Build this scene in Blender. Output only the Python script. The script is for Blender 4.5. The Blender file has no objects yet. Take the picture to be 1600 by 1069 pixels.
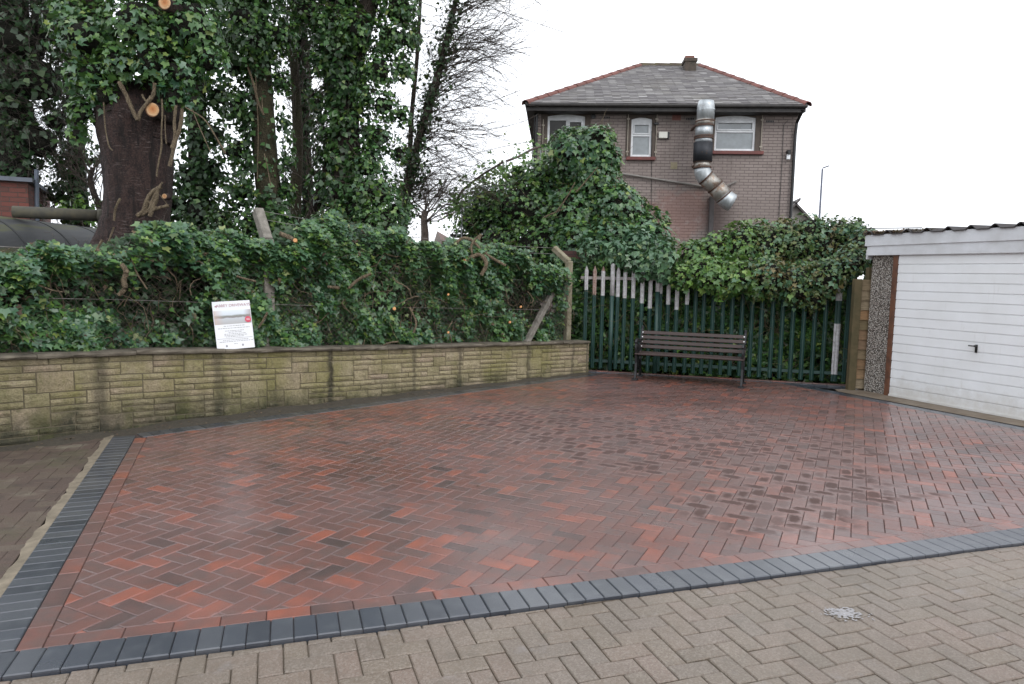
import bpy, math, random
import numpy as np
from mathutils import Vector, Matrix
random.seed(5)
rng = np.random.default_rng(11)
SC = bpy.context.scene
COL = SC.collection
PI = math.pi
# ---------------------------------------------------------------- camera maths
FP, CX, CY, HC, ROLL, CH = 1100., 800., 534.5, 429., .02, 1.65
pitch = math.atan((CY-HC)/FP)
CR = Matrix.Rotation(PI/2-pitch, 3, 'X') @ Matrix.Rotation(ROLL, 3, 'Z')
CO = Vector((0, 0, CH))
def ray(px, py): return CR @ Vector(((px-CX)/FP, -(py-CY)/FP, -1.))
def at(px, py, Y):
    d = ray(px, py); return CO + d*(Y/d.y)
def gnd(px, py, z=0.):
    d = ray(px, py); return CO + d*((z-CH)/d.z)
def pxm(Y): return Y/FP      # metres per photo pixel at depth Y
# ---------------------------------------------------------------- object helpers
def tag(o, label=None, cat=None, group=None, kind=None):
    if label: o['label'] = label
    if cat: o['category'] = cat
    if group: o['group'] = group
    if kind: o['kind'] = kind
    return o
def empty(name, loc, label, cat, group=None):
    o = bpy.data.objects.new(name, None); COL.objects.link(o); o.location = loc
    o.empty_display_size = .1
    return tag(o, label, cat, group)
def wm(o):
    m = Matrix.Translation(o.location)
    return m if o.parent is None else wm(o.parent) @ o.matrix_parent_inverse @ m
def link(name, me, parent=None, mats=()):
    for m in (mats if isinstance(mats, (list, tuple)) else [mats]): me.materials.append(m)
    o = bpy.data.objects.new(name, me); COL.objects.link(o)
    if parent is not None:
        o.parent = parent; o.matrix_parent_inverse = wm(parent).inverted()
    return o
class MB:
    def __init__(s): s.v = []; s.f = []; s.m = []; s.uv = []
    def poly(s, pts, m=0, uv=None):
        b = len(s.v); s.v += [tuple(p) for p in pts]; s.f.append(tuple(range(b, b+len(pts)))); s.m.append(m)
        s.uv += (uv if uv else [(0, 0)]*len(pts))
        return s
    def mesh(s, V, F, m=0):
        b = len(s.v); s.v += [tuple(p) for p in V]
        for f in F: s.f.append(tuple(i+b for i in f)); s.m.append(m); s.uv += [(0, 0)]*len(f)
        return s
    def box(s, c, sx, sy, sz, X=Vector((1, 0, 0)), Y=None, Z=None, m=0, bev=0.):
        """box centred at c with half... full sizes along axes"""
        c = Vector(c); X = Vector(X).normalized()
        Z = Vector(Z).normalized() if Z is not None else Vector((0, 0, 1))
        Y = Vector(Y).normalized() if Y is not None else Z.cross(X).normalized()
        if bev <= 0:
            V = [c+X*(sx/2*a)+Y*(sy/2*b)+Z*(sz/2*d) for d in (-1, 1) for a, b in ((-1, -1), (1, -1), (1, 1), (-1, 1))]
            F = [(3, 2, 1, 0), (4, 5, 6, 7), (0, 1, 5, 4), (1, 2, 6, 5), (2, 3, 7, 6), (3, 0, 4, 7)]
            return s.mesh(V, F, m)
        bm = bmesh_box(sx, sy, sz, bev)
        V = [c+X*p[0]+Y*p[1]+Z*p[2] for p in bm[0]]
        return s.mesh(V, bm[1], m)
    def bar(s, a, b, w, h, up=Vector((0, 0, 1)), m=0, bev=0.):
        a = Vector(a); b = Vector(b); d = b-a; L = d.length; X = d.normalized()
        Y = Vector(up).cross(X)
        if Y.length < 1e-5: Y = Vector((0, 1, 0)).cross(X)
        Y.normalize(); Z = X.cross(Y)
        return s.box((a+b)/2, L, w, h, X, Y, Z, m, bev)
    def tube(s, pts, rad, n=8, m=0, caps=True):
        pts = [Vector(p) for p in pts]; k = len(pts)
        if not hasattr(rad, '__len__'): rad = [rad]*k
        b = len(s.v); ref = Vector((0, 0, 1)); prev = None
        for i in range(k):
            t = (pts[min(i+1, k-1)]-pts[max(i-1, 0)]).normalized()
            if prev is None:
                u = t.cross(ref)
                if u.length < .05: u = t.cross(Vector((1, 0, 0)))
            else: u = prev-t*prev.dot(t)
            u.normalize(); prev = u; w = t.cross(u)
            for j in range(n):
                a = 2*PI*j/n; s.v.append(tuple(pts[i]+(u*math.cos(a)+w*math.sin(a))*rad[i]))
        for i in range(k-1):
            for j in range(n):
                q = (b+i*n+j, b+i*n+(j+1) % n, b+(i+1)*n+(j+1) % n, b+(i+1)*n+j)
                s.f.append(q); s.m.append(m); s.uv += [(0, 0)]*4
        if caps:
            s.f.append(tuple(b+j for j in reversed(range(n)))); s.m.append(m); s.uv += [(0, 0)]*n
            s.f.append(tuple(b+(k-1)*n+j for j in range(n))); s.m.append(m); s.uv += [(0, 0)]*n
        return s
    def build(s, name, mats, parent=None, smooth=False, uv=False):
        me = bpy.data.meshes.new(name); me.from_pydata(s.v, [], s.f)
        if any(s.m): me.polygons.foreach_set('material_index', s.m)
        if uv:
            l = me.uv_layers.new(name='UVMap'); l.data.foreach_set('uv', np.array(s.uv, 'f').ravel())
        if smooth: me.polygons.foreach_set('use_smooth', [True]*len(me.polygons))
        me.update()
        return link(name, me, parent, mats)
_bb = {}
def bmesh_box(sx, sy, sz, bev):
    key = (round(sx, 4), round(sy, 4), round(sz, 4), bev)
    if key in _bb: return _bb[key]
    import bmesh
    bm = bmesh.new(); bmesh.ops.create_cube(bm, size=1.)
    for v in bm.verts: v.co = Vector((v.co.x*sx, v.co.y*sy, v.co.z*sz))
    bmesh.ops.bevel(bm, geom=bm.edges[:], offset=bev, segments=1, affect='EDGES')
    bm.verts.ensure_lookup_table()
    r = ([tuple(v.co) for v in bm.verts], [tuple(v.index for v in f.verts) for f in bm.faces]); bm.free()
    _bb[key] = r; return r
def npmesh(name, V, F, mats, parent=None, smooth=False):
    """V (n,3), F (m,k) same k"""
    V = np.asarray(V, 'f'); F = np.asarray(F, 'i'); k = F.shape[1]
    me = bpy.data.meshes.new(name)
    me.vertices.add(len(V)); me.vertices.foreach_set('co', V.ravel())
    me.loops.add(F.size); me.loops.foreach_set('vertex_index', F.ravel())
    me.polygons.add(len(F)); me.polygons.foreach_set('loop_start', np.arange(0, F.size, k, dtype='i'))
    me.polygons.foreach_set('loop_total', np.full(len(F), k, 'i'))
    me.update(calc_edges=True)
    if smooth: me.polygons.foreach_set('use_smooth', np.ones(len(F), bool))
    return link(name, me, parent, mats)
# ---------------------------------------------------------------- materials
class NT:
    def __init__(s, name):
        s.m = bpy.data.materials.new(name); s.m.use_nodes = True; s.t = s.m.node_tree; s.t.nodes.clear()
        s.out = s.n('ShaderNodeOutputMaterial'); s.b = s.n('ShaderNodeBsdfPrincipled')
        s.l(s.b.outputs[0], s.out.inputs[0])
    def n(s, t, **k):
        x = s.t.nodes.new(t)
        for a, b in k.items(): setattr(x, a, b)
        return x
    def l(s, a, b): s.t.links.new(a, b)
    def val(s, inp, v):
        if hasattr(v, 'is_output') or hasattr(v, 'links'): s.l(v, inp)
        else: inp.default_value = v
    def noise(s, vec=None, scale=5., det=3., rough=.55, out=0):
        x = s.n('ShaderNodeTexNoise'); x.inputs['Scale'].default_value = scale
        x.inputs['Detail'].default_value = det; x.inputs['Roughness'].default_value = rough
        if vec is not None: s.l(vec, x.inputs['Vector'])
        return x.outputs[out]
    def ramp(s, f, stops, interp='LINEAR'):
        x = s.n('ShaderNodeValToRGB'); s.l(f, x.inputs[0]); r = x.color_ramp; r.interpolation = interp
        while len(r.elements) < len(stops): r.elements.new(.5)
        for e, (p, c) in zip(r.elements, stops):
            e.position = p; e.color = (c[0], c[1], c[2], 1) if hasattr(c, '__len__') else (c, c, c, 1)
        return x.outputs[0]
    def mix(s, f, a, b, mode='MIX'):
        x = s.n('ShaderNodeMix', data_type='RGBA', blend_type=mode)
        for i, v in ((0, f), (6, a), (7, b)):
            if hasattr(v, 'links'): s.l(v, x.inputs[i])
            elif i == 0: x.inputs[0].default_value = v
            else: x.inputs[i].default_value = (v[0], v[1], v[2], 1)
        return x.outputs[2]
    def math(s, op, a, b=0., c=None):
        x = s.n('ShaderNodeMath', operation=op)
        s.val(x.inputs[0], a); s.val(x.inputs[1], b)
        if c is not None: s.val(x.inputs[2], c)
        return x.outputs[0]
    def vmul(s, vec, sc, add=(0, 0, 0)):
        x = s.n('ShaderNodeMapping'); s.l(vec, x.inputs[0]); x.inputs['Scale'].default_value = sc; x.inputs['Location'].default_value = add
        return x.outputs[0]
    def pos(s): return s.n('ShaderNodeNewGeometry').outputs['Position']
    def isl(s): return s.n('ShaderNodeNewGeometry').outputs['Random Per Island']
    def bump(s, h, dist=.01, strength=1.):
        x = s.n('ShaderNodeBump'); s.l(h, x.inputs['Height']); x.inputs['Distance'].default_value = dist
        x.inputs['Strength'].default_value = strength; s.l(x.outputs[0], s.b.inputs['Normal'])
    def col(s, c): s.val(s.b.inputs['Base Color'], c if hasattr(c, 'links') else (c[0], c[1], c[2], 1))
    def rough(s, r): s.val(s.b.inputs['Roughness'], r)
def simple(name, c, r=.6, metal=0., nz=.25, ns=8., bump=0., c2=None):
    t = NT(name); P = t.pos()
    c2 = c2 or tuple(x*(1-nz) for x in c)
    f = t.noise(P, ns, 5., .6)
    t.col(t.ramp(f, [(.3, c2), (.7, c)])); t.rough(r); t.b.inputs['Metallic'].default_value = metal
    if bump: t.bump(t.noise(P, ns*4, 4.), bump)
    return t.m
def offpos(t, amt=37.):
    P = t.pos(); r = t.isl()
    x = t.n('ShaderNodeVectorMath', operation='ADD'); t.l(P, x.inputs[0])
    c = t.n('ShaderNodeCombineXYZ'); t.l(t.math('MULTIPLY', r, amt), c.inputs[0]); t.l(t.math('MULTIPLY', r, amt*1.7), c.inputs[1])
    t.l(c.outputs[0], x.inputs[1]); return x.outputs[0]
def mat_paver():
    t = NT('red_paver'); P = t.pos(); r = t.isl(); O = offpos(t)
    n1 = t.noise(O, 6., 2., .5); 
    f = t.math('ADD', t.math('MULTIPLY', r, .60), t.math('MULTIPLY', n1, .50))
    c = t.ramp(f, [(.2, (.060, .040, .037)), (.36, (.118, .058, .048)), (.50, (.165, .066, .050)), (.62, (.112, .070, .062)), (.76, (.19, .070, .050)), (.90, (.31, .085, .046))])
    c = t.mix(t.math('MULTIPLY', t.noise(P, 260., 2.), .35), c, (.09, .05, .045))
    # pale film: wet sky sheen put into the block colour
    film = t.ramp(t.noise(P, .55, 4., .6), [(.42, 0.), (.70, .42)])
    c = t.mix(film, c, (.22, .145, .138))
    eff = t.ramp(t.noise(P, 7., 5., .7), [(.60, 0.), (.74, .35)])
    c = t.mix(eff, c, (.30, .24, .23))
    # damp blotches in the middle of each block within a few patches
    uv = t.n('ShaderNodeUVMap'); sx = t.n('ShaderNodeSeparateXYZ'); t.l(uv.outputs[0], sx.inputs[0])
    ax_, ay_ = t.math('ABSOLUTE', sx.outputs[0]), t.math('ABSOLUTE', sx.outputs[1])
    d = t.math('POWER', t.math('ADD', t.math('POWER', ax_, 3.), t.math('POWER', ay_, 3.)), .333)
    d = t.math('ADD', d, t.math('MULTIPLY', t.math('SUBTRACT', t.noise(O, 34., 4., .7), .5), .9))
    d = t.math('ADD', d, t.math('MULTIPLY', t.math('SUBTRACT', t.noise(P, 3.5, 4., .7), .5), 1.6))
    spot = t.ramp(d, [(.60, 1.), (1.02, 0.)])
    patch = patchmask(t, P)
    m = t.math('MULTIPLY', spot, patch)
    m = t.math('MULTIPLY', m, t.ramp(t.math('FRACT', t.math('MULTIPLY', r, 7.3)), [(.05, .15), (.6, 1.)]))
    c = t.mix(t.math('MULTIPLY', patch, .22), c, (.25, .17, .155))
    c = t.mix(t.math('MULTIPLY', m, .88), c, (.050, .022, .016))
    t.col(c)
    ro = t.ramp(t.noise(P, .8, 3., .6), [(.35, .22), (.65, .36)])
    t.rough(t.math('ADD', t.math('ADD', ro, t.math('MULTIPLY', t.noise(P, 40., 3.), .12)), t.math('MULTIPLY', m, .45)))
    t.b.inputs['Specular IOR Level'].default_value = .6
    wet = t.ramp(t.noise(P, .9, 5., .65), [(.36, .15), (.64, .85)])
    t.val(t.b.inputs['Coat Weight'], t.math('MULTIPLY', wet, t.math('SUBTRACT', 1., m))); t.b.inputs['Coat Roughness'].default_value = .22; t.b.inputs['Coat IOR'].default_value = 1.45
    t.bump(t.math('ADD', t.noise(P, 420., 3.), t.math('MULTIPLY', t.noise(P, 14., 3.), 1.5)), .0016)
    return t.m
def patchmask(t, P):
    tot = None
    for (x, y, rx, ry, an) in ((2.3, 7.3, 1.5, 1.9, .5), (1.9, 5.0, .8, .6, .3), (2.5, 5.8, .9, .9, .2), (.7, 7.6, 1.3, 1.5, .2), (1.3, 6.3, .9, .7, 0.)):
        mp = t.n('ShaderNodeMapping', vector_type='TEXTURE'); t.l(P, mp.inputs[0])
        mp.inputs['Location'].default_value = (x, y, 0); mp.inputs['Rotation'].default_value = (0, 0, an); mp.inputs['Scale'].default_value = (rx, ry, 1)
        v = t.n('ShaderNodeVectorMath', operation='LENGTH'); t.l(mp.outputs[0], v.inputs[0])
        a = t.ramp(t.math('ADD', v.outputs['Value'], t.math('MULTIPLY', t.math('SUBTRACT', t.noise(P, 2.2, 3.), .5), 1.4)), [(.7, 1.), (1., 0.)])
        tot = a if tot is None else t.math('MAXIMUM', tot, a)
    return tot
def mat_charcoal():
    t = NT('charcoal_paver'); P = t.pos(); r = t.isl()
    c = t.ramp(r, [(0., (.028, .034, .046)), (.5, (.040, .048, .064)), (1., (.066, .072, .084))])
    c = t.mix(t.ramp(t.noise(offpos(t), 9., 4.), [(.5, 0.), (.8, .4)]), c, (.12, .13, .14))
    t.col(c); t.rough(t.ramp(t.noise(P, 2., 4.), [(.3, .26), (.7, .42)])); t.b.inputs['Specular IOR Level'].default_value = .6; t.b.inputs['Coat Weight'].default_value = .8; t.b.inputs['Coat Roughness'].default_value = .25; t.bump(t.noise(P, 350., 3.), .0012)
    return t.m
def mat_road():
    t = NT('worn_paver'); P = t.pos(); r = t.isl()
    c = t.ramp(r, [(0., (.125, .096, .066)), (.3, (.170, .128, .088)), (.55, (.185, .125, .092)), (.75, (.140, .112, .088)), (1., (.195, .128, .098))])
    c = t.mix(.4, c, (.165, .130, .100))
    c = t.mix(t.ramp(t.noise(P, 1.2, 4.), [(.4, 0.), (.7, .55)]), c, (.21, .172, .135))
    v = t.n('ShaderNodeTexVoronoi'); v.inputs['Scale'].default_value = 130.; t.l(P, v.inputs['Vector'])
    agg = t.ramp(v.outputs['Color'], [(.35, 0.), (.95, .5)])
    c = t.mix(agg, c, (.33, .29, .25)); c = t.mix(t.ramp(t.noise(P, 180., 2.), [(.25, .6), (.5, 0.)]), c, (.07, .055, .045))
    c = t.mix(t.ramp(t.noise(P, .8, 5., .7), [(.42, 0.), (.66, .55)]), c, (.105, .085, .06)); c = t.mix(t.ramp(t.noise(P, 9., 6., .75), [(.55, 0.), (.70, .5)]), c, (.10, .085, .065)); c = t.mix(t.ramp(t.noise(P, 2.6, 5., .7), [(.60, 0.), (.72, .35)]), c, (.27, .26, .27))
    t.col(c); t.rough(t.ramp(t.noise(P, 1.5, 3.), [(.35, .42), (.65, .7)])); t.b.inputs['Specular IOR Level'].default_value = .5
    t.b.inputs['Coat Weight'].default_value = .35; t.b.inputs['Coat Roughness'].default_value = .35; t.bump(t.math('ADD', t.noise(P, 160., 4.), t.noise(P, 30., 3.)), .005)
    return t.m
def mat_oldpave():
    t = NT('dirty_old_paver'); P = t.pos(); r = t.isl()
    c = t.ramp(r, [(0., (.075, .052, .040)), (.5, (.088, .060, .046)), (.8, (.09, .066, .048)), (1., (.105, .08, .06))])
    c = t.mix(t.ramp(t.noise(P, 1.6, 5., .7), [(.50, 0.), (.66, .6)]), c, (.065, .065, .030))
    c = t.mix(t.ramp(t.noise(P, 3.1, 4., .6), [(.58, 0.), (.72, .7)]), c, (.17, .15, .11))
    c = t.mix(t.ramp(t.noise(P, 5., 5., .7), [(.3, .6), (.5, 0.)]), c, (.035, .027, .022))
    t.col(c); t.rough(.75); t.bump(t.noise(P, 90., 5.), .008)
    return t.m
def mat_stone():
    t = NT('yellow_stone'); P = t.pos(); r = t.isl()
    uv = t.n('ShaderNodeUVMap').outputs[0]; sp = t.n('ShaderNodeSeparateXYZ'); t.l(uv, sp.inputs[0]); dep = sp.outputs[1]
    c = t.ramp(r, [(0., (.36, .305, .175)), (.4, (.43, .37, .22)), (.7, (.50, .42, .27)), (1., (.46, .36, .26))])
    c = t.mix(t.ramp(t.noise(P, 60., 4.), [(.3, .5), (.6, 0.)]), c, (.15, .12, .07))
    alg = t.ramp(t.noise(t.vmul(P, (1., 1., .6)), 1.5, 5., .65), [(.46, 0.), (.64, .6)])
    c = t.mix(alg, c, (.23, .22, .05))
    # dark run-down streaks
    st = t.noise(t.vmul(uv, (3.1, .22, 1.)), 1., 4., .7)
    c = t.mix(t.ramp(st, [(.62, 0.), (.72, .5)]), c, (.075, .068, .04))
    for s0, w, k in ((3.49, .05, .9), (2.1, .09, .5), (.9, .1, .6), (5.55, .05, .6), (4.75, .04, .5), (6.9, .05, .6), (7.9, .05, .5)):
        d = t.math('ABSOLUTE', t.math('SUBTRACT', t.math('ADD', sp.outputs[0], t.math('MULTIPLY', t.math('SUBTRACT', t.noise(P, 7., 3.), .5), .12)), s0))
        c = t.mix(t.ramp(t.math('DIVIDE', d, w), [(.3, k), (1., 0.)]), c, (.035, .030, .02))
    # wet mossy foot
    foot = t.ramp(t.math('ADD', dep, t.math('MULTIPLY', t.math('SUBTRACT', t.noise(P, 3., 5., .7), .5), .8)), [(.40, 0.), (.74, .92)])
    c = t.mix(foot, c, (.030, .032, .018))
    c = t.mix(t.ramp(t.noise(P, 9., 5., .7), [(.30, .45), (.48, 0.)]), c, (.12, .105, .06)); c = t.mix(t.ramp(t.noise(P, 5., 4., .7), [(.58, 0.), (.72, .5)]), c, (.45, .38, .27))
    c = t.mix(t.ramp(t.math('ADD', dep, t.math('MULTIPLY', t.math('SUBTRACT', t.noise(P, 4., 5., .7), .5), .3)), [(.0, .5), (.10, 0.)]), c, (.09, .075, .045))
    c = t.mix(t.ramp(t.noise(t.vmul(P, (1, 1, .5)), 2.2, 5., .7), [(.54, 0.), (.66, .4)]), c, (.13, .135, .035))
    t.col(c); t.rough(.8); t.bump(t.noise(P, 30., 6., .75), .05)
    return t.m
def mat_brick(name, a, b, mort, sc=1., vec=None, bump=.01, rough=.75, paint=None):
    t = NT(name)
    co = t.n('ShaderNodeUVMap').outputs[0]
    br = t.n('ShaderNodeTexBrick'); t.l(co, br.inputs['Vector']); br.inputs['Scale'].default_value = 1.
    br.inputs['Brick Width'].default_value = .225*sc; br.inputs['Row Height'].default_value = .075*sc; br.inputs['Mortar Size'].default_value = .006
    br.inputs['Mortar Smooth'].default_value = .3
    br.inputs['Color1'].default_value = (*a, 1); br.inputs['Color2'].default_value = (*b, 1); br.inputs['Mortar'].default_value = (*mort, 1)
    P = t.pos(); c = br.outputs['Color']
    c = t.mix(t.ramp(t.noise(P, .9, 5., .65), [(.4, 0.), (.75, .4)]), c, tuple(x*.62 for x in a))
    if paint: c = paint(t, c, co, P)
    t.col(c); t.rough(rough)
    h = t.math('ADD', t.math('MULTIPLY', br.outputs['Fac'], -1.), t.math('MULTIPLY', t.noise(P, 40., 3.), .4))
    t.bump(h, bump)
    return t.m
def mat_bark(name, a, b, sc=14., zs=.25, moss=None):
    t = NT(name); P = t.pos(); V = t.vmul(P, (1., 1., zs))
    n = t.noise(V, sc, 6., .65)
    c = t.ramp(n, [(.35, a), (.62, b)])
    if moss: c = t.mix(t.ramp(t.noise(P, 2.3, 4.), [(.35, 0.), (.6, .9)]), c, moss)
    n2 = t.noise(t.vmul(P, (1., 1., max(zs, .2)*4)), sc*3.3, 5., .7)
    c = t.mix(t.ramp(n2, [(.52, 0.), (.62, .55)]), c, tuple(min(1, x*1.9) for x in b)); c = t.mix(t.ramp(n2, [(.36, .75), (.46, 0.)]), c, tuple(x*.4 for x in a))
    if name == 'reddish_bark':
        n3 = t.noise(t.vmul(P, (1., 1., 7.)), 9., 5., .7); m3 = t.math('MULTIPLY', t.ramp(n3, [(.56, 0.), (.62, 1.)]), t.ramp(t.noise(P, 3., 2.), [(.42, 0.), (.6, .8)]))
        c = t.mix(m3, c, (.20, .155, .145)); c = t.mix(t.ramp(t.noise(t.vmul(P, (1., 1., .12)), 13., 4., .6), [(.38, .8), (.47, 0.)]), c, (.008, .005, .004))
    t.col(c); t.rough(.85); t.bump(t.math('ADD', n, n2), .06)
    return t.m
def mat_leaf(name, cs, rough=.38, brown=.0):
    t = NT(name); r = t.isl(); P = t.pos()
    c = t.ramp(r, cs)
    c = t.mix(t.ramp(t.noise(P, .9, 3., .6), [(.35, 0.), (.7, .55)]), c, cs[-2][1])
    if brown: c = t.mix(t.ramp(t.noise(P, 2.4, 3.), [(.5, 0.), (.62, brown)]), c, (.17, .11, .045))
    t.col(c); t.rough(rough); t.b.inputs['Specular IOR Level'].default_value = .6
    tr = t.n('ShaderNodeBsdfTranslucent'); t.l(t.mix(.5, c, (.10, .16, .02)), tr.inputs[0])
    mx = t.n('ShaderNodeMixShader'); mx.inputs[0].default_value = .18
    t.l(t.b.outputs[0], mx.inputs[1]); t.l(tr.outputs[0], mx.inputs[2]); t.l(mx.outputs[0], t.out.inputs[0])
    return t.m
M = {}
M['paver'] = mat_paver(); M['charcoal'] = mat_charcoal(); M['road'] = mat_road(); M['old'] = mat_oldpave(); M['stone'] = mat_stone()
M['joint_red'] = simple('joint_sand', (.060, .042, .036), .9, ns=30)
M['joint_tan'] = simple('joint_grit', (.10, .078, .055), .95, ns=25, bump=.004)
M['mortar'] = simple('mortar_bed', (.15, .13, .085), .95, ns=20, bump=.006)
M['coping'] = simple('coping_stone', (.19, .165, .125), .85, ns=5, c2=(.050, .042, .030), bump=.01)
M['concrete'] = simple('concrete', (.20, .165, .125), .7, ns=5, c2=(.12, .085, .055), bump=.004)
M['post_conc'] = simple('lichen_concrete', (.30, .27, .20), .85, ns=12, c2=(.17, .15, .09), bump=.006)
M['post_gray'] = simple('weathered_concrete', (.26, .24, .21), .85, ns=14, c2=(.13, .12, .10), bump=.008)
M['kerbsand'] = simple('concrete_haunch', (.24, .20, .145), .85, ns=9, c2=(.12, .10, .07), bump=.006)
M['soil'] = simple('soil', (.045, .035, .022), .95, ns=6, c2=(.02, .018, .010), bump=.03)
M['green'] = None
def mat_pal():
    t = NT('green_paint'); P = t.pos()
    c = t.ramp(t.noise(P, 4., 4.), [(.3, (.012, .040, .034)), (.7, (.022, .064, .053))])
    c = t.mix(t.ramp(t.noise(t.vmul(P, (1, 1, .35)), 26., 4., .7), [(.66, 0.), (.72, .8)]), c, (.38, .42, .42))
    t.col(c); t.rough(.45); return t.m
M['green'] = mat_pal()
M['wpaint'] = simple('white_primer', (.58, .585, .60), .6, ns=22, c2=(.36, .35, .34))
M['rustpaint'] = simple('rusty_primer', (.42, .34, .31), .7, ns=30, c2=(.22, .12, .08))
M['galv'] = simple('galvanised_rail', (.30, .30, .29), .6, ns=12, c2=(.16, .13, .11))
M['slat'] = simple('brown_slat', (.058, .036, .031), .55, ns=18, c2=(.040, .026, .023))
M['iron'] = simple('black_iron', (.012, .012, .014), .42, ns=20)
M['bolt'] = simple('bolt_steel', (.75, .75, .74), .35, .6)
def mat_door():
    t = NT('white_metal_door'); P = t.pos(); c = t.ramp(t.noise(P, 2.5, 4.), [(.3, (.72, .735, .74)), (.7, (.79, .81, .83))])
    sp = t.n('ShaderNodeSeparateXYZ'); t.l(P, sp.inputs[0]); g = t.math('ADD', sp.outputs[2], t.math('MULTIPLY', t.math('SUBTRACT', t.noise(P, 9., 5., .7), .5), .5))
    c = t.mix(t.ramp(g, [(.02, .45), (.32, 0.)]), c, (.38, .33, .26)); c = t.mix(t.ramp(t.noise(t.vmul(P, (1, 1, .12)), 14., 4., .7), [(.60, 0.), (.74, .22)]), c, (.45, .43, .38))
    t.col(c); t.rough(.38); t.bump(t.noise(P, 3., 2.), .004); return t.m
M['white'] = mat_door()
M['whitewood'] = simple('white_board', (.66, .68, .71), .5, ns=4, c2=(.52, .53, .54))
M['brownwood'] = simple('brown_frame', (.16, .065, .032), .6, ns=9, c2=(.07, .032, .02))
M['wood'] = simple('fence_timber', (.26, .17, .085), .8, ns=6, c2=(.12, .085, .03), bump=.005)
M['woodold'] = simple('post_timber', (.115, .085, .042), .85, ns=5, c2=(.06, .052, .022), bump=.004)
M['black'] = simple('black_plastic', (.012, .012, .013), .35)
M['cement_sheet'] = simple('cement_sheet', (.05, .045, .045), .8, ns=8, bump=.004)
M['twig'] = mat_bark('twig_bark', (.075, .058, .048), (.17, .135, .11), 20.)
M['twigdark'] = mat_bark('dark_twig_bark', (.05, .042, .034), (.13, .11, .09), 20.)
M['vine'] = mat_bark('vine_bark', (.12, .085, .05), (.30, .235, .15), 26.)
M['bark_red'] = mat_bark('reddish_bark', (.016, .009, .008), (.062, .034, .028), 16., .22)
M['bark_moss'] = mat_bark('mossy_bark', (.03, .022, .015), (.075, .058, .035), 14., .25, (.065, .062, .028))
M['bark'] = mat_bark('dark_bark', (.020, .015, .012), (.065, .048, .036), 14.)
M['cutwood'] = simple('fresh_cut_wood', (.62, .32, .13), .7, ns=30, c2=(.50, .24, .09))
M['core'] = simple('ivy_inner_shade', (.018, .017, .009), .95, ns=14, c2=(.007, .008, .004), bump=.05)  # near-black filler: the shade inside ivy put into a colour
ivy = [(0., (0.022, 0.065, 0.022)), (.35, (0.036, 0.104, 0.036)), (.65, (0.058, 0.148, 0.044)), (.9, (0.103, 0.211, 0.050)), (1., (0.262, 0.310, 0.083))]
M['ivy'] = mat_leaf('ivy_leaf', ivy, .34)
M['ivyb'] = mat_leaf('blue_green_ivy_leaf', [(0., (0.025, 0.073, 0.041)), (.4, (0.047, 0.120, 0.069)), (.75, (0.080, 0.172, 0.097)), (.95, (0.117, 0.211, 0.090)), (1., (0.276, 0.310, 0.110))], .30)
M['ivyl'] = mat_leaf('light_ivy_leaf', [(0., (0.030, 0.091, 0.021)), (.4, (0.066, 0.162, 0.030)), (.8, (0.117, 0.232, 0.041)), (.95, (0.166, 0.282, 0.055)), (1., (0.290, 0.324, 0.083))], .36)
M['ivybr'] = mat_leaf('seeded_ivy_leaf', [(0., (0.025, 0.070, 0.019)), (.4, (0.055, 0.120, 0.030)), (.8, (0.103, 0.169, 0.041)), (.95, (0.138, 0.183, 0.055)), (1., (0.262, 0.211, 0.083))], .42, .7)
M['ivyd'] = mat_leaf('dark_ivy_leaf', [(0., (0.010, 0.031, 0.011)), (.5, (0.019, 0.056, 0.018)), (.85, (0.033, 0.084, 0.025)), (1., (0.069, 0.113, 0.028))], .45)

M['deadleaf'] = mat_leaf('dead_leaf', [(0., (.05, .03, .02)), (.5, (.11, .07, .045)), (.8, (.18, .12, .08)), (1., (.09, .10, .03))], .8)
# ---------------------------------------------------------------- polygon tools
def clip(poly, a, b):
    """keep the left side of a->b"""
    out = []; n = len(poly)
    ex, ey = b[0]-a[0], b[1]-a[1]
    sd = [ex*(p[1]-a[1])-ey*(p[0]-a[0]) for p in poly]
    for i in range(n):
        p, q, s, t = poly[i], poly[(i+1) % n], sd[i], sd[(i+1) % n]
        if s >= 0: out.append(p)
        if (s >= 0) != (t >= 0):
            k = s/(s-t); out.append((p[0]+(q[0]-p[0])*k, p[1]+(q[1]-p[1])*k))
    return out
def area(p): return .5*sum(p[i][0]*p[(i+1) % len(p)][1]-p[(i+1) % len(p)][0]*p[i][1] for i in range(len(p)))
def inset(poly, d):
    n = len(poly); ln = []
    for i in range(n):
        a, b = poly[i], poly[(i+1) % n]; L = math.hypot(b[0]-a[0], b[1]-a[1])
        if L < 1e-6: return None
        nx, ny = -(b[1]-a[1])/L, (b[0]-a[0])/L
        ln.append((a[0]+nx*d, a[1]+ny*d, (b[0]-a[0])/L, (b[1]-a[1])/L))
    out = []
    for i in range(n):
        x1, y1, u1, v1 = ln[i-1]; x2, y2, u2, v2 = ln[i]
        den = u1*v2-v1*u2
        if abs(den) < 1e-4: out.append((x2, y2)); continue
        k = ((x2-x1)*v2-(y2-y1)*u2)/den; out.append((x1+u1*k, y1+v1*k))
    if area(out) < 1e-5: return None
    for i in range(n):  # orientation must survive
        a, b = out[i], out[(i+1) % n]
        if (b[0]-a[0])*ln[i][2]+(b[1]-a[1])*ln[i][3] < 0: return None
    return out
def clean(poly):
    o = []
    for p in poly:
        if not o or math.hypot(p[0]-o[-1][0], p[1]-o[-1][1]) > .004: o.append(p)
    if len(o) > 1 and math.hypot(o[0][0]-o[-1][0], o[0][1]-o[-1][1]) <= .004: o.pop()
    return o
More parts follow.
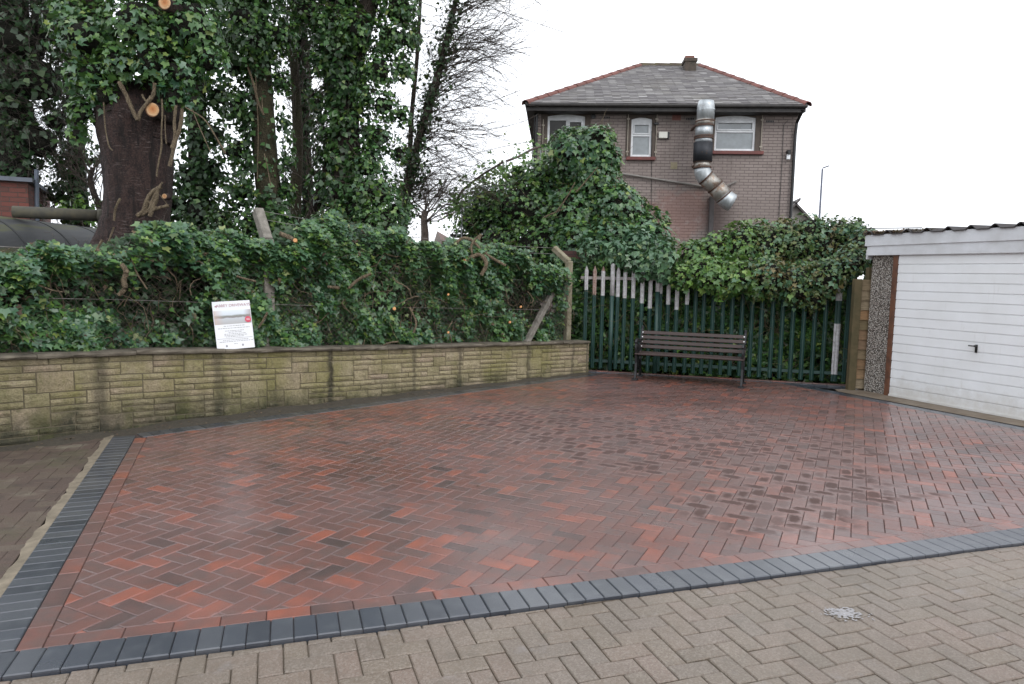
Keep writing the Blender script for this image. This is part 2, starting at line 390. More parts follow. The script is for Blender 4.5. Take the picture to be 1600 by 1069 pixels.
def add_block(mb, poly, gap, z, ch=.004, tilt=0., cen=None, ax=None, hl=.1, hw=.05):
    """one bevelled paving block"""
    poly = clean(poly)
    if len(poly) < 3 or area(poly) < 1.5e-4: return
    o = inset(poly, gap)
    if not o: return
    i = inset(o, ch)
    if not i: i = None
    cx = sum(p[0] for p in o)/len(o); cy = sum(p[1] for p in o)/len(o)
    tx, ty = random.gauss(0, tilt), random.gauss(0, tilt); z += random.gauss(0, tilt*.06)
    zz = lambda p, dz: z+dz+tx*(p[0]-cx)+ty*(p[1]-cy)
    b = len(mb.v); n = len(o)
    c0 = cen or (cx, cy); A = ax or (1., 0.)
    def uv(p):
        dx, dy = p[0]-c0[0], p[1]-c0[1]
        return ((dx*A[0]+dy*A[1])/hl, (-dx*A[1]+dy*A[0])/hw)
    lo = [(p[0], p[1], zz(p, -.045)) for p in o]; mid = [(p[0], p[1], zz(p, -ch if i else 0)) for p in o]
    mb.v += lo+mid
    for k in range(n):
        k2 = (k+1) % n; mb.f.append((b+k, b+k2, b+n+k2, b+n+k)); mb.m.append(0); mb.uv += [uv(o[k]), uv(o[k2]), uv(o[k2]), uv(o[k])]
    if i:
        mb.v += [(p[0], p[1], zz(p, 0)) for p in i]
        for k in range(n):
            k2 = (k+1) % n; mb.f.append((b+n+k, b+n+k2, b+2*n+k2, b+2*n+k)); mb.m.append(0); mb.uv += [uv(o[k]), uv(o[k2]), uv(i[k2]), uv(i[k])]
        mb.f.append(tuple(b+2*n+k for k in range(n))); mb.m.append(0); mb.uv += [uv(p) for p in i]
    else:
        mb.f.append(tuple(b+n+k for k in range(n))); mb.m.append(0); mb.uv += [uv(p) for p in o]
def herring(mb, region, ang, w, gap, z, org=(0, 0), ch=.004, tilt=.002, win=None, cuts=()):
    """90 degree herringbone clipped to convex ccw region"""
    U = (math.cos(ang), math.sin(ang)); V = (-U[1], U[0])
    loc = [((p[0]-org[0])*U[0]+(p[1]-org[1])*U[1], (p[0]-org[0])*V[0]+(p[1]-org[1])*V[1]) for p in region]
    i0, i1 = int(min(p[0] for p in loc)/w)-3, int(max(p[0] for p in loc)/w)+3
    j0, j1 = int(min(p[1] for p in loc)/w)-3, int(max(p[1] for p in loc)/w)+3
    for i in range(i0, i1):
        for j in range(j0, j1):
            t = (i-j) % 4
            if t == 0: r = (i, j, i+2, j+1)
            elif t == 3: r = (i, j, i+1, j+2)
            else: continue
            P = []
            for a, b in ((r[0], r[1]), (r[2], r[1]), (r[2], r[3]), (r[0], r[3])):
                P.append((org[0]+(a*U[0]+b*V[0])*w, org[1]+(a*U[1]+b*V[1])*w))
            cen = (sum(p[0] for p in P)/4, sum(p[1] for p in P)/4)
            q = P
            for k in range(len(region)):
                q = clip(q, region[k], region[(k+1) % len(region)])
                if len(q) < 3: break
            if len(q) < 3: continue
            add_block(mb, q, gap, z, ch, tilt, cen, U if t == 0 else V, w, w/2)
def course(mb, a, b, wid, step, gap, z, ch=.004, tilt=.002, side=1, clips=()):
    """run of blocks from a to b, width to the left (side=1) of a->b"""
    L = math.hypot(b[0]-a[0], b[1]-a[1]); u = ((b[0]-a[0])/L, (b[1]-a[1])/L); v = (-u[1]*side, u[0]*side)
    n = max(1, round(L/step)); st = L/n
    for k in range(n):
        s0, s1 = k*st, (k+1)*st
        q = [(a[0]+u[0]*s+v[0]*t, a[1]+u[1]*s+v[1]*t) for s, t in ((s0, 0), (s1, 0), (s1, wid), (s0, wid))]
        if side < 0: q.reverse()
        for c in clips:
            q = clip(q, *c)
            if len(q) < 3: break
        if len(q) < 3: continue
        cc = (sum(p[0] for p in q)/len(q), sum(p[1] for p in q)/len(q))
        add_block(mb, q, gap, z, ch, tilt, cc, v if wid > step else u, max(wid, step)/2, min(wid, step)/2)
def lineX(p, d, q, e):
    den = d[0]*e[1]-d[1]*e[0]; k = ((q[0]-p[0])*e[1]-(q[1]-p[1])*e[0])/den
    return (p[0]+d[0]*k, p[1]+d[1]*k)
def off(a, b, d):
    L = math.hypot(b[0]-a[0], b[1]-a[1]); n = (-(b[1]-a[1])/L, (b[0]-a[0])/L)
    return (a[0]+n[0]*d, a[1]+n[1]*d), (b[0]+n[0]*d, b[1]+n[1]*d)
def corner(l1, l2):
    (a, b), (c, d) = l1, l2
    return lineX(a, (b[0]-a[0], b[1]-a[1]), c, (d[0]-c[0], d[1]-c[1]))
# boundary lines (ccw round the patch, patch on the left)
Lfront = ((-2.4, 2.562), (7.4, 5.698))
Lgar = ((7.05, 5.73), (4.89, 10.42))
Lfence = ((5.45, 11.10), (1.30, 12.28))
Lwall = ((1.27, 11.80), (-3.70, 6.90))
Lleft = ((-3.90, 6.798), (-2.30, 2.80))
def inner(L, d): return off(L[0], L[1], d)
# ---------------------------------------------------------------- ground
mb = MB()
S = 400
mb.poly([(-S, -60, -.09), (S, -60, -.09), (S, S, -.09), (-S, S, -.09)])
tag(mb.build('ground', M['soil']), kind='structure')
def patch():
    r3 = [inner(l, d) for l, d in ((Lfront, .31), (Lgar, .20), (Lfence, .20), (Lwall, .20), (Lleft, .31))]
    C = [corner(r3[i-1], r3[i]) for i in range(5)]
    # 0: left/front, 1: front/garage, 2: garage/fence, 3: fence/wall, 4: wall/left
    mb = MB(); herring(mb, C, math.radians(-26.), .1012, .0014, 0., (1.0, 4.0), .004, .003)
    # red stretcher course along front and left
    r2 = [inner(l, d) for l, d in ((Lfront, .207), (Lgar, .20), (Lfence, .20), (Lwall, .20), (Lleft, .207))]
    D = [corner(r2[i-1], r2[i]) for i in range(5)]
    course(mb, D[0], D[1], .103, .2024, .0014, 0., clips=[r3[4]])
    course(mb, D[4], D[0], .103, .2024, .0014, 0., clips=[])
    # red course next to the fence foot
    fa, fb = inner(Lfence, .0)
    course(mb, fa, fb, .10, .2024, .0014, .012)
    o = mb.build('paved_parking_area', M['paver'], uv=True); tag(o, kind='structure')
    # charcoal border
    E = [corner((Lleft, Lfront, Lgar, Lfence, Lwall)[i], (Lfront, Lgar, Lfence, Lwall, Lleft)[i]) for i in range(5)]
    mb = MB()
    fl = inner(Lleft, 0)
    course(mb, (E[0][0]-.5*.952, E[0][1]-.5*.305), E[1], .205, .1015, .0016, .004, .005, .003)
    a = corner(inner(Lfront, .207), Lleft)
    course(mb, corner(Lwall, Lleft), a, .205, .1015, .0014, .001, .005, .002)
    course(mb, (Lgar[0][0], Lgar[0][1]), corner(Lgar, inner(Lfence, .1)), .10, .2024, .0014, 0., .004)
    fa, fb = inner(Lfence, .102); course(mb, fa, fb, .098, .2024, .0014, .002)
    course(mb, (Lwall[0][0]+.05, Lwall[0][1]+.05), corner(Lwall, inner(Lleft, .2)), .20, .1015, .0014, .001, .004)
    tag(mb.build('paving_border', M['charcoal'], uv=True), kind='structure')
    # second garage row between .1 and .2
    mb = MB(); g = inner(Lgar, .1); course(mb, g[0], corner(g, inner(Lfence, .2)), .10, .2024, .0014, 0.)
    o = mb.build('paving_border', M['charcoal'], uv=True); tag(o, kind='structure')
    mb = MB(); mb.poly([(p[0], p[1], -.011) for p in E]); tag(mb.build('paving_bed', M['joint_red']), kind='structure')
    return E
E5 = patch()
# road of worn blocks in front, just below the border
mb = MB(); a, b = Lfront
reg = [(-5.2, .4), (8.6, .4), (8.6, a[1]+(8.6-a[0])*.32), (-5.2, a[1]+(-5.2-a[0])*.32-.0)]
herring(mb, reg, math.radians(19.), .104, .0026, -.016, (.03, .02), .005, .012)
tag(mb.build('road', M['road'], uv=True), kind='structure')
mb = MB(); mb.poly([(-12, -3, -.024), (16, -3, -.024), (16, 8.39, -.024), (-12, -.515, -.024)]); tag(mb.build('road_bed', M['joint_tan']), kind='structure')
# chalky mortar mark on the road: irregular thin skin of dried mortar strokes
mb = MB()
for k in range(150):
    gx, gy = random.gauss(0, .055), random.gauss(0, .032); c = Vector((1.70+gx, 3.40+gy, -.0125+k*.00001)); r0 = random.uniform(.002, .012)*(1-min(.7, math.hypot(gx, gy)*5)); el_ = random.uniform(1, 3.); an = random.choice((.33, -1.24, .33))+random.gauss(0, .2)
    u = Vector((math.cos(an), math.sin(an), 0)); v = Vector((-u.y, u.x, 0))
    mb.poly([c+u*r0*el_*math.cos(t)*random.uniform(.7, 1.2)+v*r0*math.sin(t)*random.uniform(.7, 1.2) for t in np.linspace(0, 2*PI, 9, endpoint=False)])
M['chalk'] = simple('dried_mortar', (.36, .36, .38), .85, ns=90, c2=(.22, .20, .185))
tag(mb.build('road_mark', M['chalk']), kind='structure')
# old pavement left of the border
mb = MB(); l0, l1 = Lleft
herring(mb, [(-9.5, .3), (-2.27, 2.57), (-3.95, 6.76), (-9.5, 6.76)], math.radians(19.), .104, .0010, -.006, (.0, .0), .004, .012)
tag(mb.build('pavement', M['old'], uv=True), kind='structure')
mb = MB(); mb.poly([(-9.5, .3, -.014), (-2.3, 2.6, -.014), (-3.99, 6.80, -.014), (-9.5, 6.8, -.014)]); tag(mb.build('pavement_bed', M['joint_tan']), kind='structure')
mb = MB()
# concrete haunch strip beside the border, lumpy
N = 60; A = Vector((-3.905, 6.80, 0)); B = Vector((-2.21, 2.575, 0)); d = (B-A).normalized(); nn = Vector((d.y, -d.x, 0))
ptsL = [A+(B-A)*k/N+nn*(.062+.012*math.sin(k*.7)+random.uniform(-.012, .012)) for k in range(N+1)]
ptsR = [A+(B-A)*k/N-nn*.01 for k in range(N+1)]
for k in range(N):
    z0 = -.002; mb.poly([(ptsL[k].x, ptsL[k].y, -.006), (ptsL[k+1].x, ptsL[k+1].y, -.006), (ptsR[k+1].x, ptsR[k+1].y, z0), (ptsR[k].x, ptsR[k].y, z0)])
tag(mb.build('kerb_haunch', M['kerbsand'], smooth=True), kind='structure')
# concrete apron before the garage
mb = MB(); ga = inner(Lgar, -.001)
mb.poly([(7.05, 5.73, .006), (7.5, 5.75, .006), (6.98, 7.35, .006), (5.60, 10.45, .006), (5.48, 10.78, .006), (4.93, 10.62, .006), (4.89, 10.42, .006)])
tag(mb.build('garage_apron', M['concrete']), kind='structure')

# ---------------------------------------------------------------- garden wall
WP = [(-6.3, 3.95), (-5.55, 5.0), (-4.65, 6.2), (-3.9, 7.1), (-3.0, 8.08), (-2.0, 9.02), (-.9, 10.02), (.2, 10.98), (1.30, 11.94)]
WZ = [.92, .87, .80, .76, .695, .64, .595, .55, .51]
WS = [0.]
for i in range(1, len(WP)): WS.append(WS[-1]+math.dist(WP[i], WP[i-1]))
def wpt(s, out=0.):
    s = max(0, min(WS[-1], s)); x = np.interp(s, WS, [p[0] for p in WP]); y = np.interp(s, WS, [p[1] for p in WP])
    e = .25; s0, s1 = max(0, s-e), min(WS[-1], s+e)
    dx = np.interp(s1, WS, [p[0] for p in WP])-np.interp(s0, WS, [p[0] for p in WP]); dy = np.interp(s1, WS, [p[1] for p in WP])-np.interp(s0, WS, [p[1] for p in WP])
    L = math.hypot(dx, dy); return Vector((x+dy/L*out, y-dx/L*out, 0)), Vector((dx/L, dy/L, 0)), float(np.interp(s, WS, WZ))
SOFF = WS[2]  # u=0 where the photo's left edge is
wall = empty('garden_wall', (WP[4][0], WP[4][1], 0), 'low yellow stone wall stained with algae and dark streaks, topped with brown coping', 'wall')
def build_wall():
    mb = MB(); un = .066; cw = .105; nc = int(WS[-1]/cw); nr = 14
    fill = np.zeros((nr, nc), bool)
    for r in range(nr):
        for c in range(nc):
            if fill[r, c]: continue
            h = random.choice((1, 1, 1, 1, 1, 2, 2)) ; w = random.choice((2, 2, 3, 3, 4, 5)) if h < 2 else random.choice((2, 2, 3))
            if random.random() < .04: h, w = 3, 3
            if r == 0: h = 1
            while r+h > nr or fill[r:r+h, c].any(): h -= 1
            ww = 1
            while ww < w and c+ww < nc and not fill[r:r+h, c+ww].any(): ww += 1
            fill[r:r+h, c:c+ww] = True
            s0, s1 = c*cw+.0025, (c+ww)*cw-.0025; t0, t1 = r*un+.0025, (r+h)*un-.0025
            o = random.uniform(.0, .007); ch = .005
            grid = []
            ns = max(2, ww+1)
            for dz, oo in ((0, 0), (ch, o+.006), (None, None), (ch, 0), (0, 0)): pass
            rows = [(t0, -.004), (t0+ch, o+.004), ((t0+t1)/2, o+.012), (t1-ch, o+.004), (t1, -.004)]
            cols = [s0, s0+ch]+[s0+ch+(s1-s0-2*ch)*k/ns for k in range(1, ns)]+[s1-ch, s1]
            b = len(mb.v); V = []
            for t, ot in rows:
                for k, s in enumerate(cols):
                    oo = ot if 0 < k < len(cols)-1 else -.004
                    if oo > 0: oo += random.uniform(-.004, .004)
                    p, d, zt = wpt(s, oo); V.append((p.x, p.y, zt-t)); 
            nco = len(cols)
            mb.v += V
            for i in range(len(rows)-1):
                for k in range(nco-1):
                    q = (b+i*nco+k, b+(i+1)*nco+k, b+(i+1)*nco+k+1, b+i*nco+k+1)
                    mb.f.append(q); mb.m.append(0)
                    for (ii, kk) in ((i, k), (i+1, k), (i+1, k+1), (i, k+1)): mb.uv.append((cols[kk]-SOFF, rows[ii][0]))
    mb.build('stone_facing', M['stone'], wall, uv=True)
    mb = MB(); n = 40
    for k in range(n):
        a, d, z0 = wpt(WS[-1]*k/n, 0.); b, d2, z1 = wpt(WS[-1]*(k+1)/n, 0.)
        a2 = wpt(WS[-1]*k/n, -.2)[0]; b2 = wpt(WS[-1]*(k+1)/n, -.2)[0]
        mb.poly([(a.x, a.y, -.05), (b.x, b.y, -.05), (b.x, b.y, z1), (a.x, a.y, z0)])
        mb.poly([(b2.x, b2.y, -.05), (a2.x, a2.y, -.05), (a2.x, a2.y, z0), (b2.x, b2.y, z1)])
    mb.build('wall_core', M['mortar'], wall)
    # end face stones
    mb = MB(); E, d, z = wpt(WS[-1], 0); nrm = Vector((d.y, -d.x, 0)); zz = z
    k = 0
    while zz > -.02:
        h = un*random.choice((1, 2))
        c = E+d*.004-nrm*.095; mb.box((c.x, c.y, zz-h/2), .05, .195, h-.008, d, bev=.008); zz -= h
    o = mb.build('end_stones', M['stone'], wall, uv=True)
    # coping slabs
    s = 0.05
    while s < WS[-1]-.1:
        L = min(random.uniform(.55, .95), WS[-1]+.03-s); mb = MB(); n = 8; b = 0
        th = random.uniform(.036, .046); dz = random.uniform(-.004, .004)
        prof = [(.045, .002), (.052, th*.5), (.044, th), (-.24, th), (-.25, 0.)]
        V = []
        for k in range(n+1):
            ss = s+(L-.006)*k/n
            for j, (o, h) in enumerate(prof):
                oo = o+(random.uniform(-.008, .006) if j < 3 else 0); p, d, zt = wpt(ss, oo); V.append((p.x, p.y, zt+h+.001+dz+random.uniform(-.002, .002)))
        m = len(prof); F = []
        for k in range(n):
            for j in range(m): F.append((k*m+j, (k+1)*m+j, (k+1)*m+(j+1) % m, k*m+(j+1) % m))
        F.append(tuple(range(m))[::-1]); F.append(tuple(n*m+j for j in range(m)))
        mb.mesh(V, F); mb.build('coping_slab', M['coping'], wall)
        s += L
build_wall()
# sloping dirt and haunch fill at the wall foot
mb = MB(); n = 60
for k in range(n):
    s0, s1 = WS[-1]*k/n, WS[-1]*(k+1)/n
    a, b = wpt(s0, 0)[0], wpt(s1, 0)[0]; a2, b2 = wpt(s0, .30)[0], wpt(s1, .30)[0]
    h0 = .012+.012*math.sin(k*1.1); h1 = .012+.012*math.sin((k+1)*1.1)
    mb.poly([(a2.x, a2.y, -.012), (b2.x, b2.y, -.012), (b.x, b.y, h1), (a.x, a.y, h0)])
tag(mb.build('wall_foot_dirt', simple('gritty_dirt', (.075, .062, .045), .9, ns=30, c2=(.04, .035, .025), bump=.01), smooth=True), kind='structure')
# raised bank behind the wall
mb = MB(); n = 30
for k in range(n):
    s0, s1 = WS[-1]*k/n, WS[-1]*(k+1)/n; pr = [(-.2, -.06), (-.6, -.04), (-3., -.1), (-9., -.3), (-26., -.6)]
    for j in range(len(pr)-1):
        q = []
        for s, (o, h) in ((s0, pr[j]), (s1, pr[j]), (s1, pr[j+1]), (s0, pr[j+1])):
            p, d, z = wpt(s, o); q.append((p.x, p.y, z+h))
        mb.poly(q)
tag(mb.build('soil_bank', M['soil'], smooth=True), kind='structure')

# ---------------------------------------------------------------- foliage engine
LV = np.array([(0, .30, -.07), (0, 0, 0), (-.34, -.13, .02), (-.56, .34, .03), (-.21, .46, .0), (0, 1., .05), (.21, .46, 0), (.56, .34, .03), (.34, -.13, .02)])
LF = np.array([(0, 1, 2), (0, 2, 3), (0, 3, 4), (0, 4, 5), (0, 5, 6), (0, 6, 7), (0, 7, 8), (0, 8, 1)])[:, ::-1]
LV2 = np.array([(0, -.1, 0), (-.5, .3, .04), (0, 1., 0), (.5, .3, .04)]); LF2 = np.array([(0, 2, 1), (0, 3, 2)])
def nrm(a): return a/np.maximum(np.linalg.norm(a, axis=1, keepdims=True), 1e-9)
def leaves(name, P, N, size, mat, parent, spread=.55, droop=.8, simple_=False, jit=.42):
    P = np.asarray(P, float); n = len(P)
    Nn = nrm(nrm(np.asarray(N, float))+np.array([[0, 0, .35]])+rng.normal(0, spread*.85, (n, 3)))
    T = np.array([[0, 0, -droop]])+rng.normal(0, .55, (n, 3)); T = nrm(T-Nn*np.sum(T*Nn, 1, keepdims=True)); B = np.cross(Nn, T)
    s = size*np.clip(rng.lognormal(0, jit, n), .4, 1.55)[:, None, None]
    lv, lf = (LV2, LF2) if simple_ else (LV, LF)
    wsc = rng.uniform(.75, 1.2, n)[:, None, None]; cur = rng.uniform(-.5, 2.2, n)[:, None, None]
    V = P[:, None, :]+s*(B[:, None, :]*(lv[None, :, 0:1]*wsc)+T[:, None, :]*lv[None, :, 1:2]+Nn[:, None, :]*lv[None, :, 2:3]*cur)
    F = lf[None]+np.arange(n)[:, None, None]*len(lv)
    return npmesh(name, V.reshape(-1, 3), F.reshape(-1, 3), mat, parent)
def sphere_dirs(n):
    d = rng.normal(0, 1, (n, 3)); return nrm(d)
def lump(D, seed):
    r = np.random.default_rng(seed); o = np.zeros(len(D))
    for k in range(5):
        w = r.normal(0, 2.2, 3); o += .07*np.sin(D@w+r.uniform(0, 6))
    return o
def clump_points(cl, dens, depth=.28, face=True):
    """cl: list of (center, (rx,ry,rz)); density leaves per m2; points on lumpy shells not buried in other clumps"""
    Ps, Ns = [], []
    for i, (c, r) in enumerate(cl):
        r = np.array(r if hasattr(r, '__len__') else (r, r, r), float); c = np.array(c)
        A = 4*PI*(((r[0]*r[1])**1.6+(r[0]*r[2])**1.6+(r[1]*r[2])**1.6)/3)**(1/1.6)
        n = int(A*dens); D = sphere_dirs(n)
        rad = 1+lump(D, i*7+3)-np.abs(rng.normal(0, depth, n))+rng.normal(0, .03, n)
        P = c+D*r*rad[:, None]; Nn = nrm(D/r)
        keep = np.ones(n, bool)
        if face: keep &= (Nn[:, 1] < .45) | (rng.random(n) < .25)
        for j, (c2, r2) in enumerate(cl):
            if j == i: continue
            r2 = np.array(r2 if hasattr(r2, '__len__') else (r2,)*3, float)
            keep &= np.linalg.norm((P-np.array(c2))/r2, axis=1) > .72
        keep &= P[:, 2] > -.1
        Ps.append(P[keep]); Ns.append(Nn[keep])
    return np.concatenate(Ps), np.concatenate(Ns)
def ico(sub=2):
    import bmesh
    bm = bmesh.new(); bmesh.ops.create_icosphere(bm, subdivisions=sub, radius=1.)
    V = np.array([v.co for v in bm.verts]); F = np.array([[v.index for v in f.verts] for f in bm.faces]); bm.free(); return V, F
ICO = ico(3)
def core_mesh(name, cl, mat, parent, k=.66):  # dark lumps that stand in for the shade inside foliage
    Vs, Fs, b = [], [], 0
    for i, (c, r) in enumerate(cl):
        r = np.array(r if hasattr(r, '__len__') else (r, r, r), float)
        D = ICO[0]; rad = k*(1+1.2*lump(D, i*7+3)+rng.normal(0, .05, len(D)))
        Vs.append(np.array(c)+D*r*rad[:, None]); Fs.append(ICO[1]+b); b += len(D)
    return tag(npmesh(name, np.concatenate(Vs), np.concatenate(Fs), mat, parent), kind='stuff')
def cl(px, py, rpx, Y, sy=1., sz=1., yr=None):
    c = at(px, py, Y); r = rpx*pxm(Y)
    return (tuple(c), (r*sy, yr if yr else r, r*sz))
# twigs --------------------------------------------------------------------
class Twigs:
    def __init__(s, n=4): s.V = []; s.F = []; s.b = 0; s.n = n
    def tube(s, P, R):
        P = np.asarray(P, float); k = len(P); R = np.asarray(R)
        T = np.gradient(P, axis=0); T = nrm(T); ref = np.array([.3, .1, 1.]) if abs(T[0, 2]) < .9 else np.array([1., .2, 0])
        U = nrm(np.cross(T, ref)); W = np.cross(T, U); n = s.n
        a = np.arange(n)*2*PI/n
        ring = P[:, None, :]+(U[:, None, :]*np.cos(a)[None, :, None]+W[:, None, :]*np.sin(a)[None, :, None])*R[:, None, None]
        s.V.append(ring.reshape(-1, 3))
        i = np.arange(k-1)[:, None]*n; j = np.arange(n)[None]
        F = np.stack([i+j, i+(j+1) % n, i+n+(j+1) % n, i+n+j], -1).reshape(-1, 4)+s.b
        s.F.append(F); s.b += k*n
    def path(s, p, d, L, r0, r1, wob=.15, bend=(0, 0, 0), k=6):
        p = np.array(p, float); d = np.array(d, float); d /= np.linalg.norm(d); P = [p]
        for i in range(k):
            d = d+rng.normal(0, wob, 3)+np.array(bend)/k; d /= np.linalg.norm(d); p = p+d*L/k; P.append(p)
        P = np.array(P); s.tube(P, np.linspace(r0, r1, k+1)); return P
    def tree(s, p, d, L, r, lev, nb=4, spread=.7, bend=(0, 0, 0), wob=.12, shrink=.6):
        P = s.path(p, d, L, r, r*.45, wob, bend)
        if lev <= 0: return
        for _ in range(nb):
            t = rng.uniform(.25, 1.)*(len(P)-1); i = min(int(t), len(P)-2); q = P[i]+(P[i+1]-P[i])*(t-i)
            dd = P[i+1]-P[i]; dd = dd/np.linalg.norm(dd)+rng.normal(0, spread, 3)
            s.tree(q, dd, L*shrink*rng.uniform(.7, 1.2), max(r*.5, .0018), lev-1, nb, spread, bend, wob, shrink)
    def build(s, name, mat, parent):
        o = npmesh(name, np.concatenate(s.V), np.concatenate(s.F), mat, parent, True)
        return tag(o, kind='stuff') if 'twig' in name or 'vine' in name or 'stem' in name or 'shoot' in name else o
def trunk_mesh(name, pts, rads, mat, parent, n=20, rough=.06, seed=1):
    """smooth interpolated trunk with fluting"""
    pts = np.array([tuple(p) for p in pts], float); m = len(pts); k = (m-1)*8+1
    t = np.linspace(0, m-1, k); P = np.stack([np.interp(t, range(m), pts[:, a]) for a in range(3)], 1)
    for _ in range(6): P[1:-1] = (P[:-2]+2*P[1:-1]+P[2:])/4
    R = np.interp(t, range(m), rads); T = nrm(np.gradient(P, axis=0))
    U = nrm(np.cross(T, np.array([0, 1., .01]))); W = np.cross(T, U); a = np.arange(n)*2*PI/n
    r = np.random.default_rng(seed); fl = sum(r.uniform(.3, 1)*np.sin(a*f+r.uniform(0, 6))[None, :]*np.cos(t*r.uniform(.3, 1.2)+r.uniform(0, 6))[:, None] for f in (2, 3, 5, 7))*rough
    fl += r.normal(0, rough*.25, fl.shape)
    ring = P[:, None, :]+(U[:, None, :]*np.cos(a)[None, :, None]+W[:, None, :]*np.sin(a)[None, :, None])*(R[:, None]*(1+fl))[:, :, None]
    i = np.arange(k-1)[:, None]*n; j = np.arange(n)[None]
    F = np.stack([i+j, i+n+j, i+n+(j+1) % n, i+(j+1) % n], -1).reshape(-1, 4)
    V = ring.reshape(-1, 3)
    # end caps as fans of quads
    V = np.concatenate([V, P[:1], P[-1:]]); c0, c1 = k*n, k*n+1
    F = np.concatenate([F, [(c0, x, (x+1) % n, c0) for x in range(n)][:0]] if False else [F])
    o = npmesh(name, V[:-2], F, mat, parent, True)
    return P, R
def trunk_leaf_points(P, R, n, thick, zlo=None, face=True):
    i = rng.integers(0, len(P), n); a = rng.uniform(0, 2*PI, n); z = rng.normal(0, .12, n)
    D = np.stack([np.cos(a), np.sin(a), np.zeros(n)], 1)
    lum = .6+.4*np.sin(a*2+P[i, 2]*2.1)+.35*np.sin(P[i, 2]*5.3+a)
    rr = R[i]+thick*np.clip(lum, .1, 2)*rng.uniform(.3, 1., n)
    Q = P[i]+D*rr[:, None]+np.array([0, 0, 1.])*z[:, None]
    k = (D[:, 1] < .5) if face else np.ones(n, bool)
    return Q[k], D[k]

# ---------------------------------------------------------------- chain link fence with concrete posts
FO = -.33   # offset of the fence line behind the wall face
def fence_s(px):
    lo, hi = 0., WS[-1]
    for _ in range(50):
        m = (lo+hi)/2; p, d, z = wpt(m, FO); q = CR.transposed() @ (Vector((p.x, p.y, z+.5))-CO)
        if CX+FP*q.x/-q.z < px: lo = m
        else: hi = m
    return lo
def proj(p):
    q = CR.transposed() @ (Vector(p)-CO); return CX+FP*q.x/-q.z, CY-FP*q.y/-q.z
def z_at(px, py, p):
    """height on the vertical through p that projects to row py"""
    lo, hi = -2., 14.
    for _ in range(50):
        m = (lo+hi)/2
        if proj((p.x, p.y, m))[1] > py: lo = m
        else: hi = m
    return lo
cf = empty('chain_link_fence', wpt(4., FO)[0], 'rusty chain link fence on cranked concrete posts, overgrown with ivy behind the stone wall', 'fence')
def conc_post(px, pyb, pyt, w, mat, armL):
    s = fence_s(px); p, d, z = wpt(s, FO); nr = Vector((-d.y, d.x, 0))
    zt = z_at(px, pyt, p); mb = MB()
    mb.box((p.x, p.y, (z-.3+zt)/2), w, w, zt-z+.3, d, bev=.012)
    t = Vector((p.x, p.y, zt-.02)); e = t+nr*armL[0]+Vector((0, 0, armL[1]))+d*armL[2]
    mb.bar(t, e, w*.95, w*.9, up=d, bev=.012)
    mb.build('concrete_post', mat, cf); return p, d, zt, e
pA = conc_post(887, 533, 408, .105, M['post_conc'], (.26, .24, -.12))
pB = conc_post(419, 540, 374, .125, M['post_gray'], (.26, .38, .0))
mb = MB(); q = wpt(fence_s(812), FO+.16); r_ = pA[0]
mb.bar(Vector((q[0].x, q[0].y, q[2]+.0)), Vector((r_.x-.10, r_.y-.12, z_at(0, 425, r_))), .09, .09, bev=.01); mb.build('concrete_strut', M['post_gray'], cf)
tw = Twigs(3)
sA, sB = fence_s(-260), fence_s(884)
def fpt(s, h): p, d, z = wpt(s, FO+.05); return np.array([p.x, p.y, z+h])
hgt = 1.02; sp = .075; k = int((sB-sA+hgt)/sp)
for i in range(k):
    for sg in (1, -1):
        P = []
        for h in np.linspace(0, hgt, 9):
            s = sA+i*sp+(h if sg > 0 else hgt-h)-hgt
            if sA <= s <= sB: P.append(fpt(s, h)+np.array([0, 0, 0]))
        if len(P) > 1: tw.tube(np.array(P), np.full(len(P), .0021))
tw.build('chain_mesh', simple('rusty_wire', (.12, .10, .085), .6, .4, ns=20, c2=(.05, .04, .035)), cf)
tw = Twigs(4)
for h in (.03, .55, 1.02): tw.tube(np.array([fpt(s, h) for s in np.linspace(sA, sB, 60)]), np.full(60, .003))
for k_, dz in enumerate((0, -.1)):
    e1, e2 = pB[3], pA[3]; P = [np.array(e1)*(1-t)+np.array(e2)*t+np.array([0, 0, dz-.10*math.sin(PI*t)]) for t in np.linspace(0, 1, 20)]
    tw.tube(np.array(P), np.full(20, .003))
tw.build('straining_wire', M['galv'], cf)

